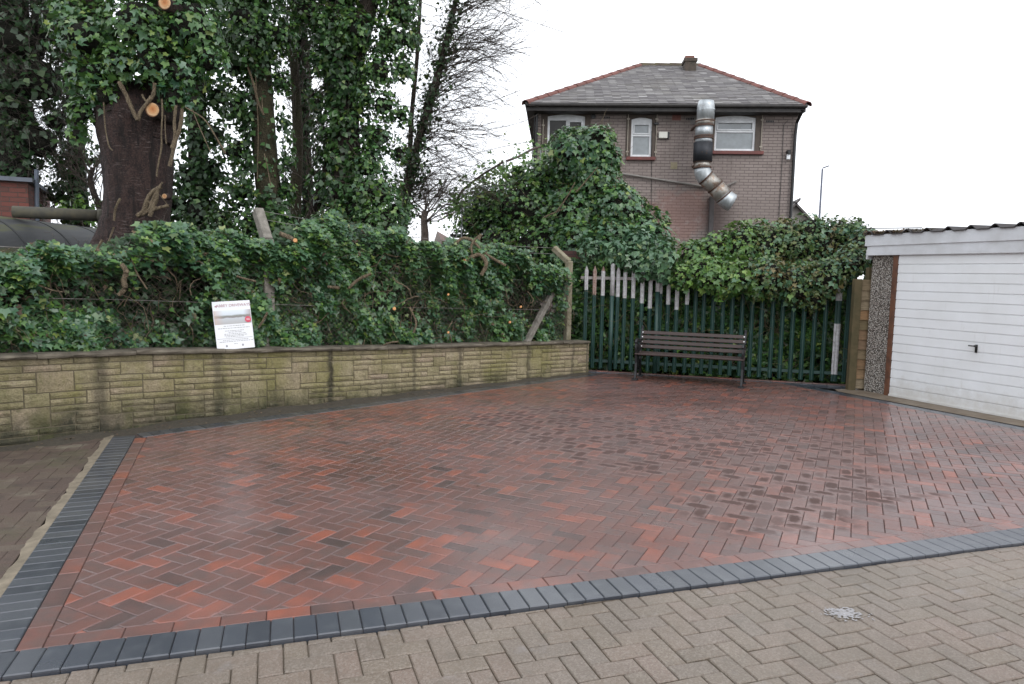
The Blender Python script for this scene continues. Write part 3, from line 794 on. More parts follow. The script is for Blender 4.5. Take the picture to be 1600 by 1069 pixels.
# ---------------------------------------------------------------- ivy hedge on the fence
TOPX = [-300, 0, 60, 110, 160, 200, 250, 300, 345, 380, 430, 470, 510, 560, 600, 640, 690, 730, 780, 820, 850, 875, 905]
TOPY = [395, 396, 398, 385, 394, 372, 355, 356, 362, 380, 388, 352, 342, 350, 362, 378, 385, 378, 388, 405, 420, 430, 440]
hedge = empty('ivy_hedge', wpt(5., FO)[0], 'long tangled ivy hedge with bare stems smothering the wire fence above the stone wall', 'hedge')
def hedge_leaves():
    n = 84000; s = rng.uniform(fence_s(-290), WS[-1]-.25, n); Pw, zt, zb, Dn = [], [], [], []
    S = np.linspace(0, WS[-1], 300); A = [wpt(x, FO) for x in S]; px = []
    top = []
    for p, d, z in A:
        x = proj((p.x, p.y, z+.6))[0]; px.append(x); top.append(z_at(x, np.interp(x, TOPX, TOPY), p))
    X = np.interp(s, S, [a[0].x for a in A]); Y = np.interp(s, S, [a[0].y for a in A]); Zb = np.interp(s, S, [a[2] for a in A]); Zt = np.interp(s, S, top)
    DX = np.interp(s, S, [a[1].x for a in A]); DY = np.interp(s, S, [a[1].y for a in A]); PXs = np.interp(s, S, px)
    u = rng.random(n); z = Zb-.05+(Zt-Zb+.08)*u
    z += .05*np.sin(s*6.1)+.04*np.sin(s*13.7)
    bul = .10*np.sin(s*3.1+z*4)+.07*np.sin(s*7.3-z*6)+.05*np.sin(s*15+z*11)
    upper = np.clip((u-.55)/.3, 0, 1)*np.clip((1.04-u)/.12, 0, 1)
    out = .10+bul+upper*.20-np.abs(rng.normal(0, .12, n))
    thin = np.sin(s*1.7+1)+np.sin(s*3.9+z*3.)+.7*np.sin(z*9+s*2.2)
    # bare window through which wire and the trunk show
    hole = np.exp(-((PXs-275)/62)**2-((u-.50)/.20)**2)+1.0*np.exp(-((PXs-820)/60)**2-((u-.45)/.36)**2)+.7*np.exp(-((PXs-455)/45)**2-((u-.62)/.12)**2)
    band = np.exp(-((u-.60)/.15)**2)*(PXs < 345)*.75+.35*np.exp(-((u-.42)/.2)**2)*(.5+.5*np.sin(s*2.7+.6))
    keep = (rng.random(n) > np.clip(.22+.30*thin+band, 0, .93)) & (rng.random(n) > hole*1.1) & ((PXs < 872) | (u < .55))
    # near the foot fewer leaves right at the coping
    out -= .12*(u < .05)
    P = np.stack([X+DY*out, Y-DX*out, z], 1)[keep]; N = np.stack([DY, -DX, np.full(n, .35)+upper*.7], 1)[keep]
    m = rng.random(len(P)); 
    for nm, lo, hi, mt, sz in (('ivy_leaves', 0, .40, M['ivy'], .050), ('ivy_leaves', .40, .78, M['ivyb'], .062), ('ivy_leaves', .78, .90, M['ivyl'], .048), ('ivy_leaves', .90, 1.1, M['ivyd'], .055)):
        q = (m >= lo) & (m < hi); leaves(nm, P[q], N[q], sz, mt, hedge, .5, .75)
    q = rng.random(len(P)) < .035; leaves('dead_leaves', P[q], N[q], .045, M['deadleaf'], hedge, .8, .9)
    # leafy depth behind
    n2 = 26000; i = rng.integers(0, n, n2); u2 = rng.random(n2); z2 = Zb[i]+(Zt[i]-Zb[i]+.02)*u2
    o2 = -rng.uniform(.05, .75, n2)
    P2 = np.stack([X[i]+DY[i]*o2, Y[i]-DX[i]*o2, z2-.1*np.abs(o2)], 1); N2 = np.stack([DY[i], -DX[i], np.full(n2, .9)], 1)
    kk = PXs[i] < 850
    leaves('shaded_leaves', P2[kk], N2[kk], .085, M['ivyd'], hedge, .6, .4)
    # dark sheet behind the leaves, standing in for shade inside the hedge
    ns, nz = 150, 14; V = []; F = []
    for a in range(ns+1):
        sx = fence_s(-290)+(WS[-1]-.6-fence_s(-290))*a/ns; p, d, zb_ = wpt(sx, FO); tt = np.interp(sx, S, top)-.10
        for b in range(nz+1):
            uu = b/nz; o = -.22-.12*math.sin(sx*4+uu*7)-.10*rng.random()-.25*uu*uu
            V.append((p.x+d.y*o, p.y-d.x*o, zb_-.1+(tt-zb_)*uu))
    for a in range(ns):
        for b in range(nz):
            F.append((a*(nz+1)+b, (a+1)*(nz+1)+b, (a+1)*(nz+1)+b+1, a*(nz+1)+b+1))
    npmesh('shade_sheet', V, F, M['core'], hedge)
    # bare vines on the outside
    tw = Twigs(6)
    for _ in range(430):
        k = rng.integers(0, n)
        if 296 < PXs[k] < 446: continue
        p = np.array([X[k]+DY[k]*(.07+bul[k]), Y[k]-DX[k]*(.07+bul[k]), Zb[k]+rng.uniform(.05, .85)*(Zt[k]-Zb[k])])
        a = rng.uniform(-.6, .6); d = np.array([DX[k]*math.sin(a)*1., DY[k]*math.sin(a), rng.choice((-1, 1))*math.cos(a)])+rng.normal(0, .5, 3)*np.array([1, 1, .3])
        r0 = rng.choice((.0028, .004, .006, .010), p=(.36, .34, .22, .08)); tw.path(p, d, rng.uniform(.15, .6), r0, r0*.6, .30, (0, -.1, -.2), 7)
    tw.build('bare_vine', M['vine'], hedge)
    tw = Twigs(4)
    for _ in range(1900):
        k = rng.integers(0, n)
        if 296 < PXs[k] < 446: continue
        p = np.array([X[k]-DY[k]*.02, Y[k]+DX[k]*.02, Zb[k]+rng.uniform(.0, 1.)*(Zt[k]-Zb[k])])
        tw.path(p+np.array([DY[k], -DX[k], 0])*rng.uniform(-.05, .12), rng.normal(0, 1, 3), rng.uniform(.12, .4), .0026, .0012, .3, (0, 0, -.2), 5)
    # sprays rising above the top
    for _ in range(120):
        k = rng.integers(0, n); p = np.array([X[k], Y[k], Zt[k]-.12])
        tw.path(p, np.array([rng.normal(0, .5), rng.normal(0, .4), 1]), rng.uniform(.12, .34), .003, .001, .25, (0, 0, -.3), 5)
    tw.build('thin_twigs', M['twig'], hedge)
    # thick cut vines seen in the photo
    tw = Twigs(8)
    def vine(pix, Y, r, dy=0):
        P = np.array([tuple(at(x, y, Y+dy*i)) for i, (x, y) in enumerate(pix)]); t = np.linspace(0, len(P)-1, len(P)*4)
        P = np.stack([np.interp(t, range(len(P)), P[:, a]) for a in range(3)], 1)
        for _ in range(3): P[1:-1] = (P[:-2]+P[1:-1]*2+P[2:])/4
        tw.tube(P, np.full(len(P), r)*rng.uniform(.85, 1.15, len(P)))
    vine([(190, 413), (199, 425), (192, 438), (197, 450), (186, 461)], 7.05, .026)
    vine([(705, 388), (722, 370), (738, 375), (752, 392), (766, 402), (790, 415)], 10.3, .022, .03)
    vine([(740, 405), (735, 385), (744, 372), (750, 368)], 10.3, .016)
    vine([(752, 430), (762, 412), (750, 395), (725, 408)], 10.3, .03)
    vine([(748, 374), (752, 366)], 10.2, .02)
    vine([(280, 400), (310, 396), (330, 397)], 7.9, .016); vine([(370, 432), (392, 438), (400, 440)], 8.0, .012)
    vine([(545, 450), (560, 436), (580, 428)], 9.0, .02, .02); vine([(512, 448), (530, 450)], 8.9, .02)
    vine([(205, 400), (212, 425), (230, 452)], 7.2, .008); vine([(345, 400), (352, 420), (340, 446)], 8., .010)
    vine([(640, 480), (652, 505), (646, 520)], 9.6, .013); vine([(404, 512), (412, 500), (418, 488)], 7.9, .013)
    vine([(598, 540), (610, 535), (622, 534)], 9.35, .012); vine([(160, 375), (150, 392)], 7.1, .012)
    vine([(437, 365), (455, 372), (462, 378)], 8.6, .028)
    tw.build('cut_vine', M['vine'], hedge)
    for x, y, Y, r in ((616, 483, 9.3, .028), (700, 520, 9.9, .02), (813, 480, 10.8, .022), (796, 504, 10.7, .022), (700, 461, 10., .02), (462, 377, 8.5, .03), (725, 408, 10.2, .03)):
        mb = MB(); c = at(x, y, Y); mb.tube([c, c+Vector((.01, -.05, .01))], [r*.8, r*.8], 10); mb.build('cut_stem_end', M['cutwood'], hedge)
hedge_leaves()

# ---------------------------------------------------------------- palisade fence
FA = gnd(914, 577.5); FB = gnd(1321, 600.8); fdir = (FB-FA).normalized(); fn = Vector((fdir.y, -fdir.x, 0))
def fx(px, z=1.):
    lo, hi = -1., 6.
    for _ in range(50):
        m = (lo+hi)/2
        if proj(FA+fdir*m+Vector((0, 0, z)))[0] < px: lo = m
        else: hi = m
    return FA+fdir*lo
pal = empty('palisade_fence', (FA+FB)/2, 'green steel palisade fence with patchy white painted tops behind the bench', 'fence')
ZT = 1.83
def pale(px, split=None, white=None, wide=False, top=None, rust=False):
    p = fx(px); mb = MB(); zt = top or ZT; hw = .033 if not wide else .046
    prof = [(-hw, .0), (-hw*.45, -.016), (-hw*.2, -.008), (hw*.2, -.008), (hw*.45, -.016), (hw, .0)]
    def ring(z, k=1.): return [p+fdir*(a*k)+fn*(-b+.0)+Vector((0, 0, z)) for a, b in prof]
    zs = [(.04, 1.)]; segs = []
    b = white or []
    cuts = sorted(set([.04]+[x for ab in b for x in ab if .04 < x < zt-.09]+[zt-.09]))
    R = [ring(z) for z in cuts]+[ring(zt-.05, .62), ring(zt, .12)]
    zz = cuts+[zt-.05, zt]
    for i in range(len(R)-1):
        zm = (zz[i]+zz[i+1])/2; m = 1 if any(lo <= zm <= hi for lo, hi in b) else 0
        if m and rust and zm > zt-.3: m = 2
        for j in range(5): mb.poly([R[i][j], R[i][j+1], R[i+1][j+1], R[i+1][j]], m)
        bk = [q-fn*.003 for q in R[i]], [q-fn*.003 for q in R[i+1]]
        for j in range(5): mb.poly([bk[0][j+1], bk[0][j], bk[1][j], bk[1][j+1]], m)
    mb.build('pale', [M['green'], M['wpaint'], M['rustpaint']], pal)
def Z(px, py): return z_at(px, py, fx(px))
W_ = lambda px, py: [(Z(px, py), 3.)]
for px, pb in ((914.6, 453), (927.5, 461), (940.6, 462), (964, 464), (975, 466), (988, 466), (1002, 474), (1014.8, 482), (1030.5, 459), (1043, 476), (1056.6, 484)):
    pale(px, white=W_(px, pb), rust=px in (940.6, 927.5, 975))
pale(1072.5, white=[(Z(1072, 476), Z(1072, 452))])
for px in (1086, 1099, 1113.5, 1129, 1143.5, 1159, 1174.5, 1190, 1207, 1222.5, 1239, 1256, 1273, 1289.5): pale(px)
pale(1308.5, wide=True, white=[(Z(1308, 445), Z(1308, 420)), (Z(1308, 470), Z(1308, 447)), (Z(1308, 585), Z(1308, 506))])
pale(1324)
mb = MB()
for z in (.17, 1.62): mb.box((FA+FB)/2-fn*.03+Vector((0, 0, z)), (FB-FA).length+.25, .045, .05, fdir, m=0 if z < 1 else 1)
mb.build('rail', [M['green'], M['galv']], pal)
for px, zt, sp_ in ((956, 1.88, 462), (1026.5, 1.72, 456)):
    p = fx(px); zs = Z(px, sp_); mb = MB()
    mb.tube([p+fn*.045+Vector((0, 0, z)) for z in (-.02, .5, zs)], .038, 12, 0)
    mb.tube([p+fn*.045+Vector((0, 0, z)) for z in (zs+.001, zt-.03, zt-.012, zt)], [.038, .038, .03, .012], 12, 1)
    mb.build('post', [M['green'], M['wpaint']], pal, True)

# ---------------------------------------------------------------- bench
b0, b1 = gnd(990, 594), gnd(1160, 606.5); bu = (b1-b0).normalized(); bv = Vector((-bu.y, bu.x, 0)); BL = (b1-b0).length
bench = empty('park_bench', (b0+b1)/2, 'brown slatted park bench with black cast iron ends before the palisade fence', 'bench')
def B(u, v, z): return b0+bu*u+bv*v+Vector((0, 0, z))
def bench_end(u):
    mb = MB(); w = .045
    def strip(pts, t):
        for (a, b) in zip(pts[:-1], pts[1:]): mb.bar(B(u, *a), B(u, *b), w, t, up=bu, bev=.004)
    # legs, splayed and curved, seat bearer, back stay and scrolled arm
    strip([(0., .02), (.035, .14), (.05, .28), (.03, .40)], .036)
    strip([(.45, .02), (.40, .15), (.36, .29), (.38, .41)], .036)
    strip([(.03, .405), (.14, .385), (.28, .385), (.40, .41)], .034)
    strip([(.38, .40), (.42, .55), (.47, .70), (.50, .80)], .036)
    strip([(.03, .40), (-.01, .52), (.0, .60), (.05, .635)], .03)
    strip([(-.03, .60), (.02, .64), (.12, .645), (.25, .625), (.36, .61), (.44, .62)], .034)
    # lattice filling under the seat
    for a, b in (((.06, .30), (.22, .17)), ((.22, .17), (.36, .30)), ((.08, .18), (.22, .36)), ((.22, .36), (.37, .18)), ((.06, .16), (.38, .16))): strip([a, b], .014)
    for a, b in (((.02, .50), (.20, .42)), ((.20, .42), (.30, .60)), ((.10, .62), (.22, .45)), ((.22, .45), (.38, .50))): strip([a, b], .014)
    for r, c in ((.05, (.14, .53)), (.045, (.27, .51)), (.05, (.15, .26)), (.05, (.29, .26))):
        mb.tube([B(u, c[0]+r*math.cos(t), c[1]+r*math.sin(t)) for t in np.linspace(0, 2*PI, 13)], .008, 6)
    for v in (0., .45): mb.box(B(u, v, .012), .09, .10, .024, bu, bev=.004)
    mb.box(B(u, .51, .82), .045, .03, .06, bu, bev=.008)
    mb.build('end_frame', M['iron'], bench)
bench_end(.02); bench_end(BL-.02)
def slat(v, z, ang_, wd):
    mb = MB(); Yv = bv*math.cos(ang_)+Vector((0, 0, 1))*math.sin(ang_); Zv = bu.cross(Yv)
    mb.box(B(BL/2, v, z), BL+.0, wd, .024, bu, Yv, Zv, bev=.005); o = mb.build('seat_slat' if abs(ang_) < .5 else 'back_slat', M['slat'], bench)
    if abs(ang_) > .5:
        for u in (.035, BL-.035): mb = MB(); mb.tube([B(u, v, z)+Zv*.011, B(u, v, z)+Zv*.018], .010, 10); mb.build('bolt', M['bolt'], o)
for i, v in enumerate((.02, .095, .17, .245, .32, .385)): slat(v, .425-.02*math.sin(i*.6), .0 if i else -.1, .062)
for i in range(4): slat(.395+.027*i, .515+.075*i, 1.25, .058)

# ---------------------------------------------------------------- garage
gd = Vector((.4085, -.9128, 0)); gn = Vector((.9128, .4085, 0))   # along the front, away from the camera
G0 = Vector((5.493, 10.12, 0))       # left edge of the door
def Gp(u, n, z): return G0+gd*u+gn*n+Vector((0, 0, z))
gar = empty('garage', Gp(1.1, 0, 0), 'white up-and-over garage with pebbledash side pillar and corrugated roof', 'garage')
DW, DH = 2.28, 2.055
def door():
    mb = MB(); n = 16; h = (DH-.05)/n
    # continuous pressed profile: flat plank, groove
    prof = []
    for i in range(n):
        z0 = .03+i*h; prof += [(z0, -.002), (z0+h-.018, .001), (z0+h-.012, .010), (z0+h-.003, .010)]
    prof.append((.03+n*h, 0.))
    for (z0, o0), (z1, o1) in zip(prof[:-1], prof[1:]):
        for k in range(4): mb.poly([Gp(DW*(k+1)/4, o0, z0), Gp(DW*k/4, o0, z0), Gp(DW*k/4, o1, z1), Gp(DW*(k+1)/4, o1, z1)])
    mb.bar(Gp(.0, .0, .022), Gp(DW, .0, .022), .04, .028)
    d = mb.build('door', M['white'], gar)
    mb = MB(); c = (1525-1400)
    p0 = None
    for k in range(200):
        u = k*.01
        if proj(Gp(u, 0, .9))[0] > 1526: break
    zh = z_at(0, 545, Gp(u, 0, 0))
    mb.box(Gp(u, -.012, zh), .03, .012, .105, gd, bev=.003); mb.bar(Gp(u, -.01, zh+.035), Gp(u, -.055, zh+.035), .022, .022, bev=.003)
    mb.bar(Gp(u+.012, -.055, zh+.035), Gp(u-.075, -.055, zh+.035), .020, .014, bev=.003)
    mb.build('handle', M['black'], d)
door()
for u in (-.042, DW+.042): mb = MB(); mb.box(Gp(u, .02, DH/2+.02), .075, .07, DH+.04, gd, gn, bev=.004); mb.build('door_jamb', M['brownwood'], gar)
def mat_pebble():
    t = NT('pebbledash'); P = t.pos(); v = t.n('ShaderNodeTexVoronoi'); v.inputs['Scale'].default_value = 62.; t.l(P, v.inputs['Vector'])
    c = t.ramp(v.outputs['Color'], [(.1, (.14, .11, .09)), (.45, (.44, .40, .35)), (.75, (.66, .63, .58)), (1., (.25, .18, .145))])
    c = t.mix(t.ramp(v.outputs['Distance'], [(.35, 0.), (.65, 1.)]), c, (.07, .06, .05))
    t.col(c); t.rough(.7); t.bump(t.math('MULTIPLY', v.outputs['Distance'], -1.), .02); return t.m
M['pebble'] = mat_pebble()
mb = MB()
mb.box(Gp(-.08-.19, .10, 1.08), .38, .12, 2.2, gd, gn)
mb.box(Gp(DW+.08+.19, .10, 1.08), .38, .12, 2.2, gd, gn)
mb.box(Gp(-.46+.04, 2.66, 1.05), .08, 5.0, 2.1, gd, gn); mb.box(Gp(DW+.42, 2.66, 1.05), .08, 5.0, 2.1, gd, gn); mb.box(Gp(DW/2, 5.12, 1.05), DW+.7, .08, 2.1, gd, gn); mb.box(Gp(DW/2, 2.6, 2.19), DW+.9, 5.1, .05, gd, gn)
mb.build('wall', M['pebble'], gar)
mb = MB(); L = DW+1.0
mb.bar(Gp(-.50, -.01, 2.11), Gp(DW+.5, -.01, 2.11), .07, .15, bev=.003)
mb.build('lintel_board', M['whitewood'], gar)
mb = MB(); mb.bar(Gp(-.53, -.045, 2.255), Gp(DW+.53, -.045, 2.275), .035, .165, bev=.003); mb.bar(Gp(-.515, -.02, 2.05), Gp(-.515, .3, 2.05), .03, .14)
mb.build('fascia', M['whitewood'], gar)
mb = MB(); n = 240; u0, u1 = -.56, DW+.56; cols = []
for k in range(n+1):
    u = u0+(u1-u0)*k/n; ph = (u % .30)/.30
    z = 2.365-.028+.05*max(0, math.cos((ph-.5)*2*PI*1.0))**1.5*1.1
    cols.append((u, z+.02*(u-u0)/(u1-u0)))
for (ua, za), (ub, zb) in zip(cols[:-1], cols[1:]):
    mb.poly([Gp(ua, -.09, za), Gp(ub, -.09, zb), Gp(ub, 5.3, zb+.12), Gp(ua, 5.3, za+.12)])
    mb.poly([Gp(ua, -.09, za-.012), Gp(ua, 5.3, za+.108), Gp(ub, 5.3, zb+.108), Gp(ub, -.09, zb-.012)])
    mb.poly([Gp(ua, -.09, za-.012), Gp(ub, -.09, zb-.012), Gp(ub, -.09, zb), Gp(ua, -.09, za)])
mb.build('roof', M['cement_sheet'], gar, True)
# moss and dead leaves lodged on the roof edge
P = []; N = []
for _ in range(900):
    u = -.56+abs(rng.normal(0, .45)); P.append(tuple(Gp(min(u, 1.6), -.07+abs(rng.normal(0, .05)), 2.355+rng.uniform(-.01, .035)))); N.append((0, -.3, 1))
o = leaves('roof_leaf_litter', P, N, .022, M['deadleaf'], None, .8, .1); tag(o, 'dead leaves and moss lodged along the white garage fascia', 'leaf litter', kind='stuff')
# thin cable running to the garage corner
mb = MB(); a = at(1352, 357, 11.3); b = Gp(.35, -.05, 2.40)
mb.tube([a+(b-a)*t for t in np.linspace(0, 1, 8)], .008, 6); tag(mb.build('overhead_cable', M['black']), 'dark cable running over the ivy to the white garage roof corner', 'cable')

# ---------------------------------------------------------------- timber fence stub
tf = empty('timber_fence', gnd(1328, 611), 'short greenish timber fence panel between palisade and garage pillar', 'fence')
p0 = gnd(1328.5, 609.5); 
p1 = Gp(-.50, .10, 0); dv = (p1-p0); dv.z = 0; Lf = dv.length; dv.normalize(); fnn = Vector((dv.y, -dv.x, 0))
zt = z_at(0, 436, p0)
mb = MB(); mb.box(p0+Vector((0, 0, zt/2)), .11, .10, zt, dv, bev=.006); mb.build('post', M['woodold'], tf)
mb = MB(); nb = 11; hb = (zt-.05)/nb
for i in range(nb):
    z = .03+i*hb; a = p0+dv*.05; b = p0+dv*(Lf+.12)
    for (za, oa, zb, ob) in ((z, .028, z+hb+.012, .006),):
        mb.poly([a+fnn*oa+Vector((0, 0, za)), b+fnn*oa+Vector((0, 0, za+random.uniform(-.004, .004))), b+fnn*ob+Vector((0, 0, zb)), a+fnn*ob+Vector((0, 0, zb))])
        mb.poly([a+fnn*(oa-.012)+Vector((0, 0, za)), b+fnn*(oa-.012)+Vector((0, 0, za)), b+fnn*oa+Vector((0, 0, za)), a+fnn*oa+Vector((0, 0, za))])
        mb.poly([b+fnn*(oa-.012)+Vector((0, 0, za)), a+fnn*(oa-.012)+Vector((0, 0, za)), a+fnn*(ob-.012)+Vector((0, 0, zb)), b+fnn*(ob-.012)+Vector((0, 0, zb))])
def mat_boards():
    t = NT('feather_edge_board'); r = t.isl(); P = t.pos()
    c = t.ramp(r, [(0., (.11, .09, .04)), (.3, (.18, .13, .07)), (.6, (.25, .20, .13)), (.85, (.26, .14, .06)), (1., (.16, .11, .07))])
    c = t.mix(t.ramp(t.noise(t.vmul(P, (1, 1, 6.)), 9., 5.), [(.3, .6), (.6, 0.)]), c, (.08, .06, .03))
    t.col(c); t.rough(.8); return t.m
mb.build('boards', mat_boards(), tf)
mb = MB(); q = p0+dv*.22-fnn*.08; mb.box(q+Vector((0, 0, .93)), .10, .10, z_at(0, 421, q)*1.0+.0 if False else 1.86, dv, bev=.006); mb.build('post', M['woodold'], tf)

# ---------------------------------------------------------------- advertising board on the wall
s_ = 0
for k in range(400):
    s_ = WS[-1]*k/400; p, d, z = wpt(s_, .02)
    if proj((p.x, p.y, z))[0] > 369: break
bc, bd, bz = wpt(s_, .025); bz += .045
# board faces the camera a little more than the wall does
bx = (bd*.8+Vector((1, 0, 0))*.2).normalized(); by = Vector((-bx.y, bx.x, 0))
bup = (Vector((0, 0, 1))+by*.16+bx*-.05).normalized(); bxx = (bx+Vector((0, 0, .05))).normalized()
BW = .415; BH = .545
O = bc+Vector((0, 0, bz))
def S_(u, v, n=0.): return O+bxx*u+bup*v+bup.cross(bxx)*-n*-1
bnm = bxx.cross(bup).normalized()   # towards the camera
def S_(u, v, n=0.): return O+bxx*u+bup*v+bnm*n
sign = empty('advert_board', O, 'white printed advertising board leaning on top of the stone wall', 'sign board')
M['board'] = simple('board_white', (.80, .82, .84), .35, nz=.03)
mb = MB(); mb.box(S_(0, BH/2, 0), BW, BH, .008, bxx, bup, bnm, bev=.001); mb.build('panel', M['board'], sign)
def mat_photo():
    t = NT('printed_photo'); co = t.n('ShaderNodeUVMap').outputs[0]; sp = t.n('ShaderNodeSeparateXYZ'); t.l(co, sp.inputs[0])
    y = t.math('ADD', sp.outputs[1], t.math('MULTIPLY', t.math('SUBTRACT', t.noise(co, 7., 4., .7), .5), .22))
    c = t.ramp(y, [(0., (.42, .42, .42)), (.42, (.50, .53, .56)), (.47, (.22, .20, .20)), (.6, (.25, .27, .24)), (.68, (.60, .66, .72)), (1., (.72, .78, .82))])
    c = t.mix(t.ramp(sp.outputs[0], [(.0, .7), (.25, 0.)]), c, (.55, .40, .34)); c = t.mix(t.ramp(sp.outputs[0], [(.8, 0.), (1., .7)]), c, (.30, .22, .22))
    t.col(c); t.rough(.4); return t.m
mb = MB(); hw = BW*.485
mb.poly([S_(-hw, BH*.525, .006), S_(hw, BH*.525, .006), S_(hw, BH*.81, .006), S_(-hw, BH*.81, .006)], 0, [(0, 0), (1, 0), (1, 1), (0, 1)])
mb.build('picture', mat_photo(), sign, uv=True)
M['red'] = simple('badge_red', (.62, .07, .12), .4, nz=.05); M['ink'] = simple('grey_ink', (.30, .30, .32), .5, nz=.1); M['pinkink'] = simple('maroon_ink', (.42, .22, .26), .5, nz=.1)
mb = MB(); c = (hw*.82, BH*.60); mb.poly([S_(c[0]+.035*math.cos(t), c[1]+.035*math.sin(t), .009) for t in np.linspace(0, 2*PI, 24, endpoint=False)]); mb.build('badge', M['red'], sign)
mb = MB()
for dz, w in ((.008, .018), (-.006, .020)): mb.box(S_(c[0], c[1]+dz, .0105), w*2, .004, .0004, bxx, bup, bnm)
mb.build('badge_lettering', M['board'], sign)
mb = MB()
for v, w in ((.485, .55), (.44, .88), (.385, .50), (.355, .32), (.32, .56), (.29, .56), (.262, .48), (.195, .66), (.163, .86), (.11, .1)):
    x = -w*hw
    while x < w*hw:
        l = random.uniform(.008, .028); mb.box(S_(x+l/2, BH*v, .0052), l, .0055, .0006, bxx, bup, bnm); x += l+random.uniform(.004, .008)
mb.box(S_(0, BH*.228, .0052), BW*.94, .003, .0006, bxx, bup, bnm)
for u in (-.5, .38):
    mb.poly([S_(u*hw+.011*math.cos(t), BH*.075+.013*math.sin(t), .0055) for t in np.linspace(0, 2*PI, 12, endpoint=False)])
mb.build('small_print', M['ink'], sign)
def text(body, size, u, v, mat, name, al='CENTER'):
    cu = bpy.data.curves.new(name, 'FONT'); cu.body = body; cu.size = size; cu.align_x = al; cu.extrude = .0004
    o = bpy.data.objects.new(name, cu); COL.objects.link(o)
    me = bpy.data.meshes.new_from_object(o.evaluated_get(bpy.context.evaluated_depsgraph_get())); bpy.data.objects.remove(o)
    Mx = Matrix((( *bxx, ), ( *bup, ), ( *bnm, ))).transposed()
    for vv in me.vertices: vv.co = S_(u, v, .006)+Mx @ vv.co
    return link(name, me, sign, mat)
text('ABBEY DRIVEWAYS', BW*.105, .02, BH*.885, M['pinkink'], 'heading_text')
mb = MB(); mb.poly([S_(-hw*.93, BH*.90, .0055), S_(-hw*.80, BH*.875, .0055), S_(-hw*.80, BH*.925, .0055)]); mb.build('logo_mark', M['pinkink'], sign)

# ---------------------------------------------------------------- the brick house
ha = math.radians(-3.4); hx = Vector((math.cos(ha), math.sin(ha), 0)); hy = Vector((-hx.y, hx.x, 0))
HO = at(1040, 400, 18.5); HO.z = 0
def hp(px, py, n=0.):
    d = ray(px, py); o = HO+hy*n; k = (o-CO).dot(hy)/d.dot(hy); q = CO+d*k-HO; return q.dot(hx), q.z
def H(u, z, n=0.): return HO+hx*u+hy*n+Vector((0, 0, z))
UL, ZE = hp(836, 172); UR = hp(1240, 300)[0]; ZE = hp(1040, 176)[1]
HD = 7.4
house = empty('brick_house', H(0, 0, 0), 'brown painted brick house with slate hipped roof and steel flue on its wall', 'house')
def paint_house(t, c, co, P):
    sp = t.n('ShaderNodeSeparateXYZ'); t.l(co, sp.inputs[0])
    # bare red brick where the paint has gone low in the middle, dark runs, lighter smears
    d = t.n('ShaderNodeMapping', vector_type='TEXTURE'); t.l(co, d.inputs[0]); d.inputs['Location'].default_value = (hp(1060, 335)[0], hp(1060, 335)[1], 0); d.inputs['Scale'].default_value = (1.0, .75, 1)
    v = t.n('ShaderNodeVectorMath', operation='LENGTH'); t.l(d.outputs[0], v.inputs[0])
    m = t.ramp(t.math('ADD', v.outputs['Value'], t.math('MULTIPLY', t.math('SUBTRACT', t.noise(P, 1.6, 5., .7), .5), 1.6)), [(.7, .9), (1.15, 0.)])
    c = t.mix(t.math('MULTIPLY', m, .55), c, (.30, .15, .12))
    c = t.mix(t.math('MULTIPLY', m, t.ramp(t.noise(P, 4., 5., .7), [(.55, 0.), (.68, .75)])), c, (.36, .30, .28))
    x0 = hp(1118, 340)[0]
    st = t.math('ABSOLUTE', t.math('SUBTRACT', t.math('ADD', sp.outputs[0], t.math('MULTIPLY', t.noise(P, 2., 3.), .2)), x0+.15))
    dk = t.math('MULTIPLY', t.ramp(st, [(.05, .85), (.55, 0.)]), t.ramp(sp.outputs[1], [(.0, 1.), (.34, 1.), (.40, 0.)]))
    c = t.mix(t.math('MULTIPLY', t.ramp(st, [(.05, .8), (.5, 0.)]), t.math('LESS_THAN', sp.outputs[1], hp(1120, 315)[1]+.15)), c, (.075, .050, .046))
    c = t.mix(t.ramp(t.noise(t.vmul(P, (1, 1, .2)), 3., 4., .7), [(.55, 0.), (.75, .35)]), c, (.09, .065, .06))
    return c
M['hbrick'] = mat_brick('painted_brick', (.300, .250, .228), (.258, .212, .192), (.12, .092, .086), 1., bump=.012, paint=paint_house)
M['redbrick'] = mat_brick('red_brick', (.24, .075, .05), (.17, .055, .045), (.12, .09, .07), 1.)
M['sill'] = simple('red_sill', (.20, .055, .045), .6, ns=16, c2=(.11, .045, .04))
M['upvc'] = simple('window_frame_white', (.84, .86, .88), .4, ns=5)
M['render'] = simple('brown_render', (.115, .090, .075), .85, ns=9, c2=(.08, .065, .055))
M['fasciablk'] = simple('black_fascia', (.020, .019, .019), .6, ns=9, c2=(.045, .040, .037))
M['ridge'] = simple('red_ridge_tile', (.20, .075, .06), .8, ns=5, c2=(.12, .055, .045), bump=.01)
def mat_glass(name='window_glass', c=(.35, .40, .42), blotch=None):
    t = NT(name); P = t.pos()
    cc = t.ramp(t.noise(P, 2.2, 5., .65), [(.35, c), (.65, tuple(x*.62 for x in c))])
    t.col(cc); t.rough(.06); t.b.inputs['Specular IOR Level'].default_value = .9; return t.m
M['glass_l'] = mat_glass('pale_curtained_glass', (.25, .285, .30)); M['glass_d'] = mat_glass('dark_window_glass', (.05, .048, .045)); M['glass_d'].node_tree.nodes['Principled BSDF'].inputs['Specular IOR Level'].default_value = .25
